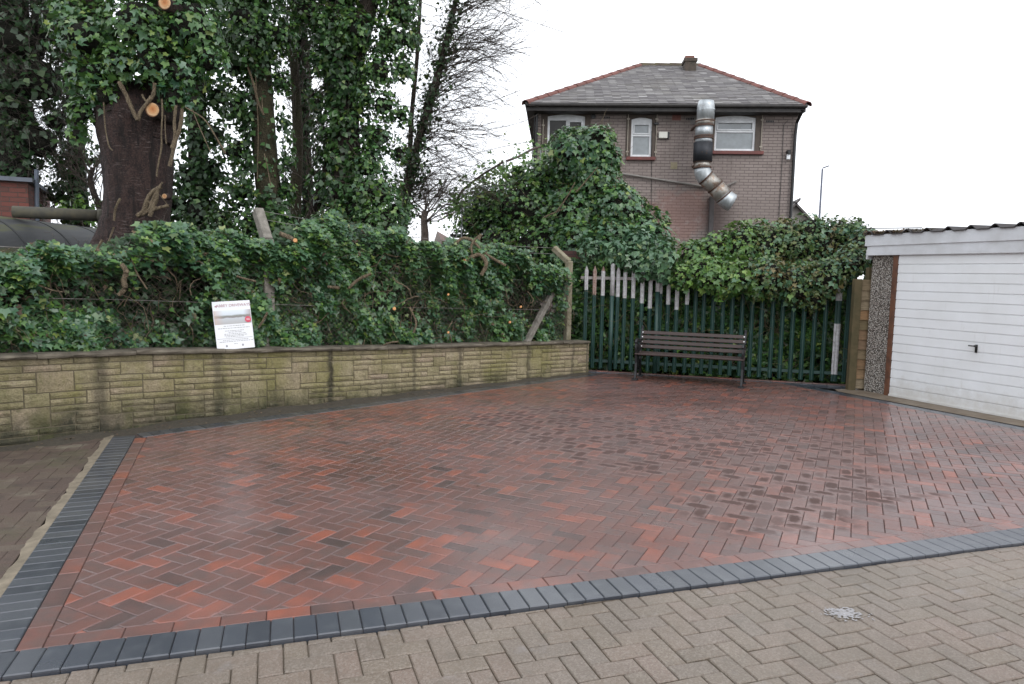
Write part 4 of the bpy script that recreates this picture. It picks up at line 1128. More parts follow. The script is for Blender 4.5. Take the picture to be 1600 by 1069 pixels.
# window openings (u0,z0,u1,z1)
wins = {'a': (856, 178, 912, 262), 'b': (987, 183, 1017, 245), 'c': (1118, 180, 1179, 236)}
op = {}
for k, (x0, y0, x1, y1) in wins.items():
    u0, zt = hp(x0, y0); u1, zb = hp(x1, y1); op[k] = (u0, zb, u1, zt)
def wall_quad(mb, u0, z0, u1, z1, n=0.):
    if u1-u0 < 1e-3 or z1-z0 < 1e-3: return
    mb.poly([H(u0, z0, n), H(u1, z0, n), H(u1, z1, n), H(u0, z1, n)], 0, [(u0, z0), (u1, z0), (u1, z1), (u0, z1)])
mb = MB(); us = [UL]+[x for k in 'abc' for x in (op[k][0], op[k][2])]+[UR]
for i in range(len(us)-1):
    if i % 2 == 0: wall_quad(mb, us[i], -.1, us[i+1], ZE+.12)
    else:
        o = op['abc'[i//2]]; wall_quad(mb, o[0], -.1, o[2], o[1]); wall_quad(mb, o[0], o[3], o[2], ZE+.12)
        for (a, b) in (((o[0], o[1]), (o[0], o[3])), ((o[0], o[3]), (o[2], o[3])), ((o[2], o[3]), (o[2], o[1])), ((o[2], o[1]), (o[0], o[1]))):
            mb.poly([H(*b), H(*a), H(a[0], a[1], .14), H(b[0], b[1], .14)], 0, [(0, 0), (.1, 0), (.1, .1), (0, .1)])
for (u, sgn) in ((UL, 1), (UR, -1)):
    mb.poly([H(u, -.1, HD), H(u, -.1, 0), H(u, ZE, 0), H(u, ZE, HD)][::sgn], 0, [(HD, -.1), (0, -.1), (0, ZE), (HD, ZE)][::sgn])
mb.poly([H(UR, -.1, HD), H(UL, -.1, HD), H(UL, ZE, HD), H(UR, ZE, HD)], 0, [(0, 0), (5, 0), (5, 5), (0, 5)])
mb.build('wall', M['hbrick'], house, uv=True)
def window(k, kind):
    u0, z0, u1, z1 = op[k]; mb = MB(); fr = .055; n = .06
    def fb(a0, b0, a1, b1, nn=n, t=.05): mb.box(H((a0+a1)/2, (b0+b1)/2, nn), a1-a0, t, b1-b0, hx, hy, bev=.004)
    fb(u0, z0, u0+fr, z1); fb(u1-fr, z0, u1, z1); fb(u0+fr, z0, u1-fr, z0+fr)
    # arched head: thick top with a curved upper edge
    fb(u0+fr, z1-.16, u1-fr, z1-.045)
    mb2 = mb
    panes = []
    if kind == 'top':
        zt = z1-.16-(z1-z0)*.24 if k == 'c' else z1-.16-(z1-z0)*.27
        fb(u0+fr, zt-.05, u1-fr, zt); zt2 = z1-.16
        s = .03; fb(u0+fr, zt, u0+fr+s, zt2, n-.02); fb(u1-fr-s, zt, u1-fr, zt2, n-.02); fb(u0+fr+s, zt, u1-fr-s, zt+s, n-.02); fb(u0+fr+s, zt2-s, u1-fr-s, zt2, n-.02)
        panes = [(u0+fr, z0+fr, u1-fr, zt-.05, M['glass_l']), (u0+fr+s, zt+s, u1-fr-s, zt2-s, M['glass_l'])]
    else:
        um = hp(886, 200)[0]; fb(um-.03, z0+fr, um+.03, z1-.16)
        s = .04; fb(um+.03, z0+fr, um+.03+s, z1-.16, n-.02); fb(u1-fr-s, z0+fr, u1-fr, z1-.16, n-.02); fb(um+.03+s, z1-.16-s, u1-fr-s, z1-.16, n-.02)
        panes = [(u0+fr, z0+fr, um-.03, z1-.16, M['glass_d']), (um+.03+s, z0+fr, u1-fr-s, z1-.16-s, M['glass_d'])]
    w = mb.build('window', M['upvc'], house)
    for p in panes:
        m2 = MB(); m2.box(H((p[0]+p[2])/2, (p[1]+p[3])/2, n+.012), p[2]-p[0]+.01, .01, p[3]-p[1]+.01, hx, hy); m2.build('pane', p[4], w)
    # brick arch head below a flat line, so the frame top reads as a shallow arch
    m3 = MB(); N = 14; pts = []
    for i in range(N+1):
        t = i/N; u = u0+(u1-u0)*t; zz = z1-.06+.055*(1-(2*t-1)**2)*.95
        pts.append((u, zz))
    for (a, za), (b, zb) in zip(pts[:-1], pts[1:]):
        m3.poly([H(a, za, .004), H(b, zb, .004), H(b, z1+.002, .004), H(a, z1+.002, .004)]); m3.poly([H(a, za, .004), H(a, za, .10), H(b, zb, .10), H(b, zb, .004)])
    m3.build('arch_head', M['render'], house)
    m4 = MB(); ft = [(a, z-.0) for a, z in pts]
    for (a, za), (b, zb) in zip(pts[1:-2], pts[2:-1]): m4.poly([H(a, z1-.05, n-.024), H(b, z1-.05, n-.024), H(b, min(zb+.01, z1-.004), n-.024), H(a, min(za+.01, z1-.004), n-.024)])
    m4.build('window_head', M['upvc'], w)
for k, kd in (('a', 'side'), ('b', 'top'), ('c', 'top')): window(k, kd)
# render margins round the windows (proud of the wall by 12 mm)
mb = MB()
for k, (x0, y0, x1, y1) in {'a': (846, 173, 921, 262), 'b': (979, 175, 1024, 245), 'c': (1112, 176, 1188, 238)}.items():
    mb = MB(); a, zt = hp(x0, y0); b, zb = hp(x1, y1); o = op[k]; zt = min(zt, ZE-.01)
    for r in ((a, zb, o[0], zt), (o[2], zb, b, zt), (o[0], o[3], o[2], zt)):
        if r[2]-r[0] > .005 and r[3]-r[1] > .005: mb.box(H((r[0]+r[2])/2, (r[1]+r[3])/2, -.004), r[2]-r[0], .016, r[3]-r[1], hx, hy)
    mb.build('window_surround', M['render'], house)
for k in 'bc':
    o = op[k]; mb = MB(); mb.box(H((o[0]+o[2])/2+(.06 if k == 'c' else 0), o[1]-.055, -.02), o[2]-o[0]+(.22 if k == 'b' else .30), .14, .085, hx, hy, bev=.006); mb.build('sill', M['sill'], house)
M['conduit'] = simple('cream_conduit', (.45, .40, .33), .6)
for x0, y0, x1, y1 in ((849, 187, 921, 262), (982, 175, 1024, 244), (1113, 177, 1188, 236)):
    mb = MB(); a, zt = hp(x0, y0); b, zb = hp(x1, y1); zt = min(zt, ZE-.02)
    pts = [H(a, zb, -.035), H(a, zt, -.035), H(b, zt, -.035), H(b, zb, -.035)] if x0 != 849 else [H(a, zb, -.035), H(a, zt, -.035)]
    for p, q in zip(pts[:-1], pts[1:]): mb.tube([p, q], .011, 6)
    for z in (zb+.1, zt-.15):
        for u in (a, b) if x0 != 849 else (a,): mb.box(H(u, z, -.02), .07, .04, .035, hx, hy)
    mb.build('conduit', M['conduit'], house)
# eaves, fascia, soffit
ul_e, ze = hp(821, 166, -.0)[0], ZE
OV = .38; mbf = MB()
def u_at(px, z, n):
    lo, hi = -9, 9
    for _ in range(50):
        m = (lo+hi)/2
        if proj(H(m, z, n))[0] < px: lo = m
        else: hi = m
    return lo
zf1 = z_at(0, 164.5, H(0, 0, -OV)); zf0 = zf1-.155; e0, e1 = u_at(823, zf1, -OV), u_at(1259, zf1, -OV)
mbf.box(H((e0+e1)/2, (zf0+zf1)/2, -OV), e1-e0, .03, zf1-zf0, hx, hy)
mbf.box(H(e0, (zf0+zf1)/2+.02, HD/2-.0), .03, HD+2*OV-.04, zf1-zf0, hx, hy); mbf.box(H(e1, (zf0+zf1)/2+.02, HD/2), .03, HD+2*OV-.04, zf1-zf0, hx, hy)
mbf.box(H((e0+e1)/2, zf0+.012, HD/2), e1-e0-.04, HD+2*OV-.04, .018, hx, hy)
mbf.build('soffit_and_fascia', M['fasciablk'], house)
mb = MB()
mb.tube([H(e0-.02, zf1-.02, -OV-.06), H(e1+.02, zf1-.02, -OV-.06)], .045, 8); mb.build('gutter', M['fasciablk'], house)
# roof: hipped, real slates
ur0 = hp(1001, 103, HD/2-1.)[0]; ur1 = hp(1083, 104, HD/2-1.)[0]
zr = 0
for k in range(400):
    zr = 6+k*.01
    if proj(H(ur0, zr, HD/2))[1] < 102: break
def u_at(px, z, n):
    lo, hi = -8, 8
    for _ in range(50):
        m = (lo+hi)/2
        if proj(H(m, z, n))[0] < px: lo = m
        else: hi = m
    return lo
ur0, ur1 = u_at(1001, zr, HD/2), u_at(1092, zr, HD/2)
ze_ = zf1+.02; E0, E1 = e0-.04, e1+.04; nf, nb_ = -OV-.06, HD+OV
M['slate'] = None
def mat_slate():
    t = NT('grey_slate'); r = t.isl(); P = t.pos()
    c = t.ramp(r, [(0., (.10, .09, .093)), (.4, (.15, .14, .14)), (.8, (.20, .19, .185)), (.97, (.26, .25, .24)), (1., (.40, .39, .38))])
    c = t.mix(t.ramp(t.noise(P, 1.1, 5., .7), [(.5, 0.), (.7, .3)]), c, (.20, .185, .14)); c = t.mix(t.ramp(t.noise(P, 3., 4.), [(.55, 0.), (.75, .4)]), c, (.06, .055, .06))
    t.col(c); t.rough(.6); t.bump(t.noise(P, 60., 3.), .006); return t.m
M['slate'] = mat_slate()
def slate_face(mb, A, B_, Cc, D):
    """A-B eave left to right, D-C ridge left to right"""
    A, B_, Cc, D = map(Vector, (A, B_, Cc, D)); ex = (B_-A).normalized(); up = ((D+Cc)/2-(A+B_)/2); up -= ex*up.dot(ex); Ls = up.length; up.normalize(); nn = ex.cross(up)
    rows = int(Ls/.155); rh = Ls/rows
    for r in range(rows):
        t0, t1 = r*rh, min((r+1)*rh+.03, Ls)
        def ends(t):
            k = t/Ls; return (A+(D-A)*k-A).dot(ex), (B_+(Cc-B_)*k-A).dot(ex)
        l, h = ends(t0); l1, h1 = ends((r+1)*rh); w = .225; x = l-(.5*w if r % 2 else 0)-random.random()*.02
        while x < h:
            a, b = max(x, l), min(x+w-.005, h)
            if b-a > .02:
                a2, b2 = max(a, l1), min(b, h1)
                if b2-a2 > .005:
                    z0 = .020+random.uniform(-.003, .004); j = random.uniform(-.004, .004)
                    P = [A+ex*a+up*(t0+j)+nn*z0, A+ex*b+up*(t0+j)+nn*z0, A+ex*b2+up*t1+nn*.004, A+ex*a2+up*t1+nn*.004]
                    mb.poly(P); mb.poly([A+ex*a+up*(t0+j)+nn*(z0-.014), A+ex*b+up*(t0+j)+nn*(z0-.014), P[1], P[0]])
            x += w
c = [H(E0, ze_, nf), H(E1, ze_, nf), H(E1, ze_, nb_), H(E0, ze_, nb_)]; rl, rr = H(ur0, zr, HD/2), H(ur1, zr, HD/2)
mb = MB(); slate_face(mb, c[0], c[1], rr, rl); slate_face(mb, c[1], c[2], rr, rr+Vector((.001, 0, 0))); slate_face(mb, c[3], c[0], rl, rl); 
mb.poly([c[0], c[1], rr, rl]); mb.poly([c[1], c[2], rr]); mb.poly([c[2], c[3], rl, rr]); mb.poly([c[3], c[0], rl])
roof = mb.build('roof', M['slate'], house)
def ridge(a, b, name, mat):
    a, b = Vector(a), Vector(b); L = (b-a).length; d = (b-a).normalized(); n = int(L/.42); side = d.cross(Vector((0, 0, 1))).normalized(); up = side.cross(d); mb = MB()
    for i in range(n):
        s0, s1 = L*i/n, L*(i+1)/n+.03; N = 6
        def arc(s, r): return [a+d*s+side*(r*math.cos(t))+up*(r*.85*math.sin(t)-.03) for t in np.linspace(-.1, PI+.1, N+1)]
        A0, A1, C0, C1 = arc(s0, .125), arc(s1, .105), arc(s0, .108), arc(s1, .09)
        for k in range(N): mb.poly([A0[k], A0[k+1], A1[k+1], A1[k]]); mb.poly([C0[k+1], C0[k], C1[k], C1[k+1]]); mb.poly([C0[k], C0[k+1], A0[k+1], A0[k]])
    mb.build(name, mat, roof)
for q in (c[0], c[3]): ridge(q, rl, 'hip_tiles', M['ridge'])
for q in (c[1], c[2]): ridge(q, rr, 'hip_tiles', M['ridge'])
ridge(rl, rr, 'ridge_tiles', simple('mossy_ridge', (.12, .105, .06), .9, ns=6, c2=(.08, .06, .05)))
# chimney stub on the front slope near the ridge
for k in range(300):
    n_ = HD/2-1.2+k*.01
    if n_ > HD/2-.45: break
uc = u_at(1077, zr, HD/2-.5); mb = MB()
zb_ = zr-.55
mb.box(H(uc, zr-.40, HD/2-.55), .33, .45, .66, hx, hy, bev=.01); mb.box(H(uc, zr-.06, HD/2-.55), .39, .5, .10, hx, hy, bev=.01)
ch = mb.build('chimney', simple('sooty_brick', (.10, .075, .06), .9, ns=12, c2=(.05, .045, .035), bump=.01), house)
mb = MB(); mb.box(H(uc-.02, zr+.035, HD/2-.55), .27, .3, .09, hx, hy, bev=.01); mb.build('chimney_cap', simple('red_cap', (.22, .10, .075), .8), ch)
mb = MB()
for k in range(9): mb.box(H(uc+(k-4)*.05, zr-.56+random.uniform(-.02, .02), HD/2-.86), .06, .12, .10, hx, hy, bev=.02)
mb.build('flashing', simple('cement_flaunching', (.42, .42, .41), .8, ns=12), ch)
# downpipes
mb = MB(); d0 = hp(1246, 175)[0]; d1, dz1 = hp(1232, 352)
mb.tube([H(UR-.02, zf0+.05, -OV-.02), H(UR-.05, ZE-.25, -.10), H(UR-.06, ZE-.55, -.07), H(UR-.06, .0, -.07)], .038, 10); mb.build('downpipe', M['black'], house)
mb = MB(); u = hp(839, 200)[0]; mb.tube([H(u, ZE-.05, -.06), H(u, 0, -.06)], .03, 10); mb.tube([H(u-.06, ZE-.05, -.02), H(u-.06, 0, -.02)], .02, 6); mb.build('downpipe', M['black'], house)
mb = MB(); cc_ = [hp(1229, 190), hp(1224, 196), hp(1222, 250), hp(1216, 350)]; mb.tube([H(a, b, -.02) for a, b in cc_], .007, 5); mb.build('wall_cable', M['black'], house); mb = MB(); mb.tube([H(a, b, -.02) for a, b in (hp(1018, 205), hp(1018, 330))], .006, 5); mb.build('wall_cable', M['black'], house)
# alarm box, lamp, vents, pipes
mb = MB(); u, z = hp(1035.5, 212); mb.box(H(u, z, -.05), .22, .09, .16, hx, hy, bev=.01); mb.build('alarm_box', simple('cream_plastic', (.72, .71, .64), .4, nz=.05), house)
mb = MB(); mb.box(H(u+.135, z, -.04), .05, .07, .165, hx, hy, bev=.004); mb.build('alarm_box_side', M['black'], house)
u, z = hp(1230.5, 243); mb = MB(); mb.box(H(u, z+.08, -.07), .09, .12, .07, hx, hy, bev=.01); mb.tube([H(u, z+.03, -.04), H(u, z+.03, -.14)], .03, 8); mb.build('security_light', M['black'], house)
mb = MB(); mb.box(H(u, z-.05, -.07), .09, .06, .13, hx, hy, bev=.01); mb.build('security_light_lens', M['upvc'], house)
u, z = hp(927, 182); mb = MB(); mb.tube([H(u, z, .01), H(u, z, -.03)], [.07, .06], 12); mb.build('round_vent', M['black'], house)
for x, y in ((947, 184), (1078, 186), (1203, 190)):
    u, z = hp(x, y); mb = MB()
    for k in range(5): mb.box(H(u-.08+k*.04, z, -.004), .026, .02, .05, hx, hy)
    mb.build('air_brick', M['black'], house)
for x, y, w, h, cc in ((1057, 184, .22, .14, (.25, .11, .09)), (1053, 259, .17, .17, (.30, .26, .17)), (1083, 188, .14, .2, (.25, .24, .23))):
    u, z = hp(x, y); mb = MB(); mb.box(H(u, z, -.0), w, .012, h, hx, hy); mb.build('patched_brick', simple('patch', cc, .85, ns=14), house)
u, z = hp(1018, 194); mb = MB(); mb.box(H(u+.12, z, -.04), .12, .08, .05, hx, hy, bev=.006); mb.build('bracket', M['black'], house)
mb = MB(); a = hp(972, 272); b = hp(1106, 293); mb.tube([H(*a, -.06), H(*b, -.06)], .028, 8); a = hp(1130, 293); b = hp(1150, 284); mb.tube([H(*a, -.06), H(*b, -.06)], .024, 8); mb.build('waste_pipe', simple('grey_pipe', (.26, .24, .22), .5, ns=9), house)
mb = MB(); a = hp(1112, 308); b = hp(1110, 400); mb.box(H(a[0], (a[1]+b[1])/2, -.05), .12, .08, a[1]-b[1], hx, hy, bev=.01); mb.build('service_duct', simple('sooty_duct', (.085, .075, .075), .6, ns=8, c2=(.05, .045, .045)), house)
# flue
flue = empty('flue_duct', H(*hp(1100, 250), -.3), None, None); flue.parent = house; flue.matrix_parent_inverse = wm(house).inverted()
def flue_mat(name, c, rust, r=.35):
    t = NT(name); P = t.pos(); n = t.noise(t.vmul(P, (1, 1, .35)), 7., 5., .7)
    cc = t.ramp(n, [(.3, tuple(x*.62 for x in c)), (.62, c)])
    cc = t.mix(t.ramp(t.noise(P, 5., 6., .75), [(.62-rust*.25, 0.), (.74-rust*.2, .9)]), cc, (.20, .10, .045))
    t.col(cc); t.rough(t.ramp(n, [(.3, r+.2), (.7, r)])); t.b.inputs['Metallic'].default_value = .55; return t.m
fs, fr_, fb_ = flue_mat('bright_galvanised', (.56, .60, .62), .12), flue_mat('rusty_galvanised', (.46, .44, .40), .55), flue_mat('black_rubber_sleeve', (.045, .048, .055), 0., .5)
FNN = -.66
def fpth(pix): return [H(*hp(x, y, FNN), FNN) for x, y in pix]
def section(pix, r, mat):
    mb = MB(); mb.tube(fpth(pix), r, 24); o = mb.build('flue_section', mat, flue)
    for p in o.data.polygons: p.use_smooth = len(p.vertices) == 4
    return o
R0 = .212
section([(1103.5, 158), (1103, 166), (1102, 188)], [R0*.86, R0*.99, R0], fs)
section([(1101.5, 188), (1101, 196)], R0*1.06, fr_)
section([(1100.5, 196), (1099.5, 215)], R0*1.0, fs)
section([(1099.5, 215), (1099, 224)], R0*.97, fs)
section([(1098.8, 223), (1097.6, 253)], R0*1.1, fb_)
section([(1097.5, 253), (1097, 263)], R0*.90, fr_)
section([(1097, 263), (1097.6, 268), (1099.2, 273), (1102, 277.5), (1103, 279)], [R0*.93, R0*.95, R0*.97, R0*.97, R0*.97], fs)
section([(1102.5, 277.5), (1110, 285), (1118, 292)], R0*.98, fr_)
section([(1117.5, 291.5), (1124, 299), (1131, 307)], R0*1.02, fr_)
section([(1130, 306), (1134, 310.5), (1139, 314.5), (1144, 317)], R0*1.06, fs)
def band(x, y, dx, dy, r, mt):
    L = math.hypot(dx, dy); mb = MB(); mb.tube(fpth([(x-dx/L*1.1, y-dy/L*1.1), (x+dx/L*1.1, y+dy/L*1.1)]), r, 24); mb.build('clamp_band', mt, flue)
rb = simple('rusty_band', (.12, .06, .035), .7, ns=20, c2=(.05, .035, .03))
for x, y, dx, dy, r in ((1101.6, 190, 0, 1, R0*1.12), (1100.6, 197, 0, 1, R0*1.12), (1099.6, 213.5, 0, 1, R0*1.1), (1099.3, 216.5, 0, 1, R0*1.1), (1097.6, 253, 0, 1, R0*1.04), (1097.2, 262, 0, 1, R0*1.04), (1103, 278, 6, 6, R0*1.02), (1117.8, 292, 6, 7, R0*1.05), (1131, 307, 6, 7, R0*1.08), (1103, 172, 0, 1, R0*1.03)): band(x, y, dx, dy, r, rb if r != R0*1.03 else fs)
mb = MB(); mb.box(H(*hp(1084, 200, -.3), -.3), .05, .66, .04, hx, hy); mb.build('bracket', rb, flue); mb = MB(); mb.box(H(*hp(1086, 258, -.3), -.3), .05, .66, .04, hx, hy); mb.build('bracket', rb, flue); mb = MB(); mb.box(H(*hp(1126, 288, -.3), -.3), .05, .6, .04, hx, hy); mb.build('bracket', rb, flue)

# far gable and lamp beyond the house
fg = empty('distant_house', at(1246, 345, 45), 'grey rendered gable end half hidden behind the brown house corner', 'house')
a = at(1215, 385, 45); p = at(1243, 321, 45); q = at(1282, 362, 45); base = -.1
mb = MB(); bk = Vector((1.5, 9, 0)); e1 = at(1204, 362, 45); G1 = [Vector((e1.x, 45, base)), Vector((q.x, 45, base)), q, p, e1]
mb.poly(G1); mb.poly([v+bk for v in G1][::-1]); mb.poly([G1[1], G1[1]+bk, q+bk, q]); mb.poly([G1[0]+bk, G1[0], e1, e1+bk]); mb.build('wall', simple('grey_render', (.30, .28, .26), .9, ns=3), fg)
mb = MB()
for s0, s1 in ((p, q), (e1, p)):
    d = (s1-s0).normalized()*.4; s0b, s1b = s0-d*.2, s1+d
    f = Vector((-.1, -.35, 0)); t = Vector((0, 0, .16)); k = [s0b+f, s1b+f, s1b+bk, s0b+bk]
    mb.poly([v+t for v in k]); mb.poly(k[::-1]); mb.poly([k[0], k[1], k[1]+t, k[0]+t]); mb.poly([k[1], k[2], k[2]+t, k[1]+t])
mb.build('roof', simple('dark_tiles', (.10, .09, .085), .8), fg)
lamp = empty('street_lamp', at(1280, 360, 40), 'tall thin grey street lamp beyond the ivy right of the brown house', 'street lamp')
t0 = at(1285, 264, 40); g0 = Vector((t0.x, t0.y, -.1)); mb = MB(); mb.tube([g0, g0+Vector((0, 0, 1.4)), g0+Vector((0, 0, 1.5)), t0], [.10, .10, .075, .05], 8)
M['lampgrey'] = simple('painted_steel_grey', (.10, .11, .15), .5); mb.build('pole', M['lampgrey'], lamp, True)
mb = MB(); h0, h1 = at(1285.5, 263.5, 40), at(1295, 261.5, 40); mb.bar(h0+Vector((0, 0, .03)), h1+Vector((0, 0, .08)), .16, .07, bev=.02); mb.build('lantern', M['lampgrey'], lamp)

# ---------------------------------------------------------------- ivy mound left of the house with buried stair
mound = empty('ivy_mound', at(880, 420, 14.5), 'big ivy mound swallowing an outside stair left of the brown house', 'ivy')
C1 = [cl(905, 245, 50, 14.2), cl(935, 225, 30, 13.9), cl(880, 225, 22, 14.3), cl(925, 285, 46, 14.0), cl(965, 330, 46, 13.6), cl(1005, 375, 44, 13.2), cl(960, 385, 52, 13.2), cl(905, 340, 55, 14.0),
      cl(850, 284, 42, 14.8), cl(835, 330, 60, 14.8), cl(782, 332, 47, 15.2), cl(748, 342, 34, 15.4), cl(765, 312, 28, 15.3), cl(808, 280, 20, 15.2), cl(850, 385, 55, 14.2), cl(785, 385, 50, 14.8), cl(740, 385, 32, 15.2), cl(900, 395, 50, 13.6), cl(760, 420, 40, 14.8), cl(830, 430, 45, 14.2), cl(1020, 398, 30, 13.0), cl(950, 250, 22, 13.8)]
P, N = clump_points(C1, 290, .16)
px_ = np.array([proj(p)[0] for p in P[::1]]) if len(P) < 90000 else P[:, 0]
front = px_ > 860+rng.normal(0, 25, len(P))
r_ = rng.random(len(P))
leaves('ivy_leaves', P[front & (r_ < .6)], N[front & (r_ < .6)], .085, M['ivyb'], mound, .5, .7)
leaves('ivy_leaves', P[front & (r_ >= .6)], N[front & (r_ >= .6)], .085, M['ivy'], mound, .5, .7)
leaves('ivy_leaves', P[~front & (r_ < .55)], N[~front & (r_ < .55)], .062, M['ivy'], mound, .55, .6, True)
leaves('ivy_leaves', P[~front & (r_ >= .55)], N[~front & (r_ >= .55)], .062, M['ivyd'], mound, .55, .6, True)
q_ = ~front & (r_ > .80); leaves('ivy_leaves', P[q_]+N[q_]*.04, N[q_], .06, M['ivyl'], mound, .5, .6)
leaves('young_leaves', P[r_ > .93]+N[r_ > .93]*.05, N[r_ > .93], .075, M['ivyl'], mound, .5, .6)
core_mesh('shade_core', C1, M['core'], mound, .62)
tw = Twigs(4)
for _ in range(500):
    k = rng.integers(0, len(P)); tw.path(P[k]-N[k]*.15, N[k]+rng.normal(0, .7, 3)+np.array([0, 0, .5]), rng.uniform(.2, .55), .006, .002, .2, (0, 0, -.3), 5)
for a, b in (((870, 330), (905, 290)), ((850, 340), (880, 318)), ((900, 300), (935, 262))):
    A, B_ = at(*a, 13.4), at(*b, 13.2); tw.path(A, B_-A, (B_-A).length, .02, .012, .06)
tw.build('bare_vine', M['vine'], mound)
stair = empty('stair_railing', at(790, 290, 14.4), 'rusty curving stair handrail rising out of the ivy to the house window', 'railing')
mb = MB(); rail = [at(x, y, Y) for x, y, Y in ((713, 320, 15.0), (716, 308, 15.0), (722, 298, 15.0), (735, 287, 15.), (755, 272, 15.), (772, 262, 15.), (786, 253, 15.))]
mb.tube(rail, .024, 8); rail2 = [at(x, y, Y) for x, y, Y in ((791, 252, 15.1), (810, 245, 15.4), (832, 233, 16), (845, 229, 16.6), (857, 226, 17.2))]; mb.tube(rail2, .026, 8)
mb.build('handrail', simple('rusty_rail', (.085, .045, .038), .7, ns=20, c2=(.04, .025, .024)), stair)
mb = MB()
for p in (rail[2], rail[4], rail[6], rail2[0], rail2[2], rail2[3], rail2[4]): mb.tube([p, p-Vector((0, 0, 1.1))], .016, 6)
for rr_ in (rail, rail2):
    for dz in (.35, .7): mb.tube([p-Vector((0, 0, dz)) for p in rr_], .012, 6)
mb.build('baluster', simple('pale_steel', (.40, .42, .44), .5), stair)
# sprigs on the rail
P2 = []; N2 = []
for _ in range(700):
    p = random.choice(rail+rail2); P2.append((p.x+random.gauss(0, .22), p.y-.1+random.gauss(0, .1), p.z-.25+random.gauss(0, .22))); N2.append((random.gauss(0, .4), -1, .4))
leaves('railing_ivy', P2, N2, .075, M['ivyl'], mound, .6, .6)

# brick pier behind the corner post
pier = MB(); p = at(902, 470, 12.9); 
def brick_pier():
    mb = MB(); x, y = p.x, 12.9; w = .32; z0, z1 = -.1, z_at(0, 392, Vector((x, y, 0)))
    X = [(x-w, y), (x+w, y), (x+w, y+.4), (x-w, y+.4)]
    for i in range(4):
        a, b = X[i], X[(i+1) % 4]; L = math.dist(a, b); mb.poly([(a[0], a[1], z0), (b[0], b[1], z0), (b[0], b[1], z1), (a[0], a[1], z1)], 0, [(0, z0), (L, z0), (L, z1), (0, z1)])
    mb.poly([(a[0], a[1], z1) for a in X], 0, [(0, 0), (.6, 0), (.6, .4), (0, .4)])
    tag(mb.build('brick_pier', mat_brick('sooty_red_brick', (.085, .032, .026), (.06, .026, .022), (.05, .04, .035)), uv=True), 'dark red brick pier in the ivy behind the cranked concrete post', 'pier')
brick_pier()
# ---------------------------------------------------------------- ivy bush over the palisade
bush = empty('ivy_bush', at(1200, 440, 12.6), 'yellow green flowering ivy bush spilling over the palisade fence beneath the brown house', 'ivy')
C2 = [cl(1085, 402, 30, 12.4), cl(1120, 395, 34, 12.4), cl(1155, 388, 38, 12.3), cl(1195, 385, 40, 12.3), cl(1240, 388, 40, 12.2), cl(1285, 385, 42, 12.1), cl(1325, 382, 38, 12.0), cl(1352, 392, 30, 12.),
      cl(1068, 428, 24, 11.7), cl(1105, 428, 32, 11.6), cl(1150, 430, 34, 11.5), cl(1200, 432, 36, 11.4), cl(1245, 438, 36, 11.3), cl(1285, 436, 34, 11.2), cl(1325, 415, 32, 11.2), cl(1305, 372, 30, 12.), cl(1180, 372, 30, 12.4), cl(1272, 462, 22, 11.25), cl(1350, 380, 26, 11.6),
      cl(1225, 368, 28, 12.2), cl(1265, 362, 26, 12.1), cl(1330, 362, 24, 12.), cl(1130, 450, 20, 11.5), cl(1180, 455, 18, 11.45), cl(1355, 402, 22, 11.3)]
P, N = clump_points(C2, 420, .16)
px_ = np.array([proj(p)[0] for p in P]); r_ = rng.random(len(P))
L_ = (px_ < 1170+rng.normal(0, 30, len(P)))
leaves('ivy_leaves', P[L_ & (r_ < .6)], N[L_ & (r_ < .6)], .066, M['ivyl'], bush, .5, .65)
leaves('ivy_leaves', P[L_ & (r_ >= .6)], N[L_ & (r_ >= .6)], .066, M['ivy'], bush, .5, .65)
leaves('flowering_ivy_leaves', P[~L_ & (r_ < .62)], N[~L_ & (r_ < .62)], .052, M['ivybr'], bush, .6, .5)
leaves('ivy_leaves', P[~L_ & (r_ >= .62)], N[~L_ & (r_ >= .62)], .060, M['ivyb'], bush, .5, .6)
core_mesh('shade_core', C2, M['core'], bush, .6)
tw = Twigs(3)
for _ in range(900):
    k = rng.integers(0, len(P)); tw.path(P[k]-N[k]*.12, N[k]+rng.normal(0, .6, 3)+np.array([0, 0, .4]), rng.uniform(.12, .32), .0035, .0015, .2, (0, 0, -.2), 4)
tw.build('bare_twigs', M['vine'], bush)
# overhang on the left part of the palisade belongs to the mound
C3 = [cl(985, 402, 24, 12.2), cl(1008, 418, 20, 12.), cl(1035, 402, 28, 11.9), cl(960, 392, 22, 12.3), cl(1042, 426, 18, 11.8), cl(925, 390, 22, 12.6), cl(1000, 385, 34, 12.6)]
P, N = clump_points(C3, 340, .25); leaves('overhanging_leaves', P, N, .078, M['ivyb'], mound, .5, .7)
